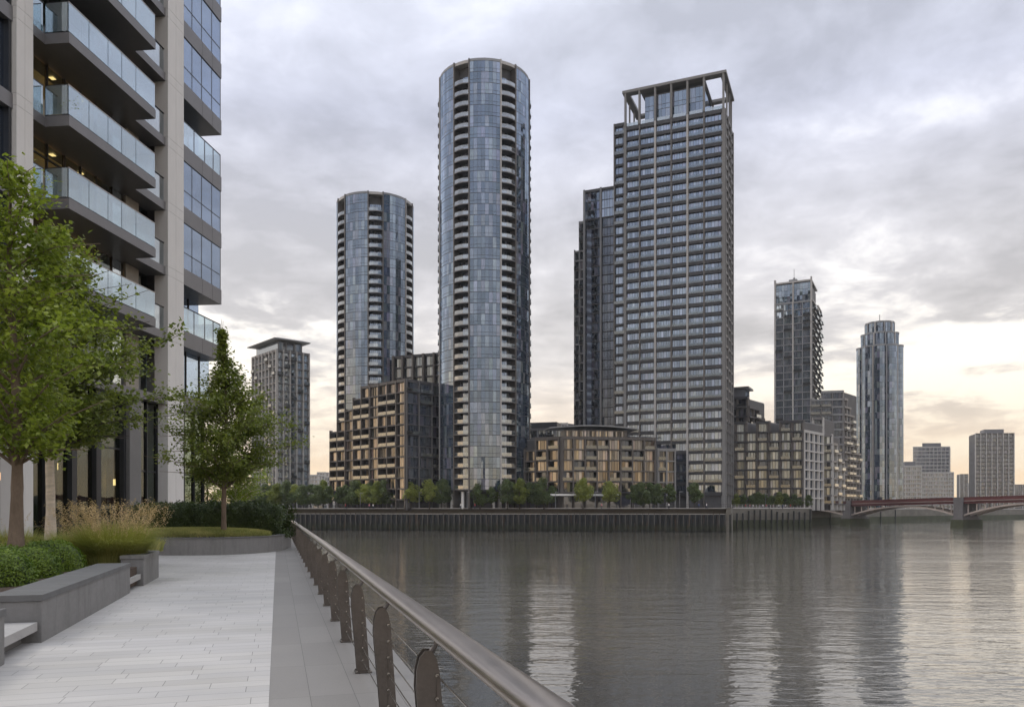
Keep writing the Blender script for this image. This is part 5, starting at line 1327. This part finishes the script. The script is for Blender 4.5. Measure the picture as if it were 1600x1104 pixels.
FT = [(372, 284, 1), (386, 280, 0), (400, 284, 4), (413, 278, 1), (432, 276, 4), (449, 275, 0), (462, 280, 2), (474, 270, 0), (497, 268, 0), (514, 268, 3), (531, 267, 3), (551, 266, 0), (569, 265, 2), (588, 262, 4), (604, 262, 0), (617, 265, 3),
      (642, 257, 2), (671, 256, 2), (690, 256, 1), (704, 258, 3), (750, 252, 0), (768, 253, 3), (793, 250, 1), (812, 250, 4), (827, 252, 3), (850, 249, 0), (911, 247, 2), (953, 246.5, 2), (990, 246, 3), (1004, 245.5, 0), (1026, 248, 1), (1046, 249, 3), (1085, 250, 3), (423, 282, 0), (485, 272, 1), (505, 274, 4), (541, 270, 1), (560, 269, 4), (578, 268, 1), (596, 266, 3), (629, 263, 0), (657, 262, 1), (781, 256, 4), (804, 255, 0), (838, 252, 0), (862, 251, 3), (1015, 249, 3)]
near_what = lambda px: ('below the hat roofed tower' if px < 488 else 'before the stepped brown block' if px < 640 else 'between stepped block and round tower' if px < 706 else 'at the foot of the tallest round tower' if px < 830 else
                        'before the long low golden block' if px < 1010 else 'at the foot of the square tower' if px < 1140 else 'before the brown balcony block' if px < 1260 else 'by the bridge end')
kind_w = ['dark round', 'broad dark', 'light yellow green', 'slim dark', 'mid green']
ordw = ['', 'second ', 'third ', 'fourth ', 'fifth ', 'sixth ', 'seventh ', 'eighth ', 'ninth ', 'tenth ', 'eleventh ', 'twelfth ']
cnt = {}
RT = [(1150 + 11.2 * k, 279.5 + k * .75, (4, 1, 3, 0, 1, 3, 4, 1, 0, 3, 1)[k]) for k in range(11)]
RT += [(1300, 420, 1), (1322, 425, 3), (1345, 446, 0), (1365, 448, 1), (1393, 450, 3), (1180, 283, 1)]
for n_, (px, Y, k) in enumerate(FT + RT):
    xx, yy = P(px, Y); key = (near_what(px), kind_w[k]); cnt[key] = cnt.get(key, 0) + 1; q = cnt[key]
    lab = f"{ordw[q - 1]}{kind_w[k]} riverside tree {'from the left ' if q > 1 else ''}{key[0]}"
    sc_ = (1.12 + random.uniform(-.12, .12), 1.06 + random.uniform(-.1, .12)) if n_ < len(FT) else (.72 + random.uniform(-.08, .08), .66 + random.uniform(-.06, .06))
    if px > 1290: sc_ = (1.1, .8)
    if k == 3: sc_ = (sc_[0] * .95, sc_[1] * .9)
    far_tree_copy(protos[k][0], xx, yy, GZ - .05, sc_, random.uniform(0, 6.28), lab, protos[k][1]); protos[k][1] = False

# ------------------------------------------------------------------ far bank: lamp posts, railing, people
def quay_things():
    fr, L = seg_fr((-76, 262), (65, 236))
    T = Thing('quay_railing', (-76, 262, GZ), 'thin dark railing on top of the long piled wharf', 'railing')
    n = int(L / 2.6)
    for i in range(n + 1):
        mb = MB(); u = L * i / n; fr.box(mb, u - .05, u + .05, -3.42, -3.3, GZ + .28, GZ + 1.35, 'frame_dark'); T.add('post', mb)
    for z in (.75, 1.3):
        mb = MB(); fr.box(mb, 0, L, -3.39, -3.33, GZ + z, GZ + z + .07, 'frame_dark'); T.add('rail', mb)
    T.finish()
    fr, L = seg_fr((76, 274), (108, 287))
    T = Thing('quay_railing', (76, 274, GZ), 'pale railing on the stone quay wall left of the bridge', 'railing')
    for i in range(24):
        mb = MB(); u = L * i / 23; fr.box(mb, u - .06, u + .06, -.7, -.58, GZ + .55, GZ + 1.5, 'concrete_pale'); T.add('post', mb)
    for z in (.95, 1.45):
        mb = MB(); fr.box(mb, 0, L, -.67, -.61, GZ + z, GZ + z + .07, 'concrete_pale'); T.add('rail', mb)
    T.finish()
    root = empty('lamp_post', (0, 0, GZ), 'x', 'lamp post')
    a = tube([(0, 0, GZ), (0, 0, GZ + 5.2)], [.10, .06], 'fin_grey', 6).build('pole', root)
    mb = MB(); WORLD.box(mb, -.1, .9, -.12, .12, GZ + 5.15, GZ + 5.3, 'fin_grey'); b = mb.build('lamp_head', root)
    sp = [(486, 268, 'before the gap beside the hat roofed tower'), (563, 262, 'before the stepped brown block'), (655, 254, 'between the two light green trees'), (730, 250, 'before the round tower pillars'), (868, 247, 'before the white canopy'), (930, 245, 'between two light trees at the golden block'), (1062, 243, 'before the square tower'), (1196, 280, 'on the stone quay left of the bridge')]
    for i, (px, Y, w) in enumerate(sp):
        o = root if i == 0 else root.copy()
        if i:
            C.objects.link(o)
            for ch in (a, b): c = ch.copy(); C.objects.link(c); c.parent = o
        o.location = (*P(px, Y), GZ); o['label'] = 'thin grey riverside lamp post ' + w; o['group'] = 'lamp posts along the far bank'
quay_things()

def people():
    def body(pose):
        me = bpy.data.meshes.new('person'); h = .0
        L = pose
        V = [(0, 0, .95), (0, 0, 1.15), (0, .0, 1.38), (0, .02, 1.50), (0, .03, 1.66), (0, .03, 1.74),
             (.10, 0, .90), (.11, .02 + L, .50), (.12, 0 + 2 * L, .08), (.12, .13 + 2 * L, .04), (-.10, 0, .90), (-.11, .02 - L, .50), (-.12, -2 * L, .08), (-.12, .13 - 2 * L, .04),
             (.19, 0, 1.40), (.24, -.03 - L, 1.13), (.25, .06 - L, .90), (.25, .1 - L, .80), (-.19, 0, 1.40), (-.24, -.03 + L, 1.13), (-.25, .06 + L, .90), (-.25, .1 + L, .80)]
        E = [(0, 1), (1, 2), (2, 3), (3, 4), (4, 5), (0, 6), (6, 7), (7, 8), (8, 9), (0, 10), (10, 11), (11, 12), (12, 13), (2, 14), (14, 15), (15, 16), (16, 17), (2, 18), (18, 19), (19, 20), (20, 21)]
        rad = [.15, .14, .15, .06, .105, .08, .11, .075, .05, .045, .11, .075, .05, .045, .07, .05, .04, .035, .07, .05, .04, .035]
        me.from_pydata(V, E, []); o = bpy.data.objects.new('person', me); C.objects.link(o)
        m = o.modifiers.new('skin', 'SKIN'); sv = me.skin_vertices[0].data
        for i, r_ in enumerate(rad): sv[i].radius = (r_, r_ * .8)
        sv[0].use_root = True; s = o.modifiers.new('sub', 'SUBSURF'); s.levels = 1; s.render_levels = 1
        dg = bpy.context.evaluated_depsgraph_get(); nm = bpy.data.meshes.new_from_object(o.evaluated_get(dg)); bpy.data.objects.remove(o)
        return nm
    cols = {'red top': (.35, .04, .04), 'white top': (.62, .6, .58), 'dark coat': (.03, .03, .035), 'blue jacket': (.05, .08, .18), 'pink top': (.5, .22, .24), 'grey coat': (.18, .18, .18)}
    mats = {}
    for k, c in cols.items():
        m = bpy.data.materials.new('clothes'); m.use_nodes = True; N = NT(m.node_tree); o_ = N.new('ShaderNodeOutputMaterial'); p_ = N.new('ShaderNodeBsdfPrincipled'); N.t.links.new(p_.outputs[0], o_.inputs[0])
        z = N.sep(N.new('ShaderNodeTexCoord').outputs['Object'])[2]
        leg = N.math('LESS_THAN', z, .93); head = N.math('GREATER_THAN', z, 1.53); hair = N.math('GREATER_THAN', z, 1.70)
        cc = N.mix(leg, c, (.03, .035, .06)); cc = N.mix(head, cc, (.38, .22, .15)); cc = N.mix(hair, cc, (.04, .025, .018)); N.put(p_.inputs['Base Color'], cc); p_.inputs['Roughness'].default_value = .8; mats[k] = m
    bodies = [body(.0), body(.13), body(-.09)]
    g = random.Random(4); ks = list(cols); used = {}
    spots = [(1166 + 6.2 * i + g.uniform(-2, 2), 276.5 + i * .48 + g.uniform(0, 2.0)) for i in range(13)] + [(540, 261), (577, 259), (583, 259), (612, 258), (720, 247), (742, 247), (886, 243.5), (940, 242.5), (1045, 241), (1092, 240), (1104, 240)]
    for i, (px, Y) in enumerate(spots):
        k = ks[(0, 4, 1, 5, 1, 0, 2, 4, 1, 3, 1, 0, 2)[i % 13]]; b = bodies[i % 3].copy(); b.materials.clear(); b.materials.append(mats[k])
        for p in b.polygons: p.use_smooth = True
        o = bpy.data.objects.new('person', b); C.objects.link(o); o.location = (*P(px, Y), GZ); o.rotation_euler = (0, 0, g.uniform(0, 6.28))
        wh = 'on the quay left of the bridge' if i < 13 else near_what(px); key = (k, wh); used[key] = used.get(key, 0) + 1; q = used[key]
        o['label'] = f"{ordw[q - 1]}distant person in {k} {'from the left ' if q > 1 else ''}{wh}"; o['category'] = 'person'; o['group'] = 'people on the far bank'
people()

def balcony_plant():
    ud = unit(.107, .994); fr = Fr((-18.84, 32.11), ud, (ud[1], -ud[0])); x, y, z = fr.p(.4, .75, 17.13 + .475)
    root = empty('potted_plant', (x, y, z), 'small potted plant at the near corner of a glass balcony', 'potted plant')
    weld(tube([(x, y, z), (x, y, z + .32)], [.12, .16], 'planter_side', 12).build('pot', root)); g = np.random.default_rng(9)
    pos = np.array((x, y, z + .55)) + g.normal(size=(500, 3)) * (.13, .13, .16); v, f = leaf_quads(pos, np.tile((0, 0, 1.0), (500, 1)), .07); fastmesh('foliage', v, f, 'leaf_mid', root)
balcony_plant()
# ================================================================== haze
def haze():
    mb = MB(); WORLD.box(mb, -2500, 2500, -300, 2400, WZ - 4, 175, 'haze_air'); o = mb.build('haze'); o['kind'] = 'stuff'
m = bpy.data.materials.new('haze_air'); m.use_nodes = True; N = NT(m.node_tree)
o_ = N.new('ShaderNodeOutputMaterial'); v_ = N.new('ShaderNodeVolumePrincipled'); v_.inputs['Color'].default_value = (.86, .88, .93, 1); v_.inputs['Density'].default_value = .00009
N.t.links.new(v_.outputs[0], o_.inputs['Volume']); MATS['haze_air'] = m
haze()
for o in bpy.data.objects:
    if '_org' in o: del o['_org']
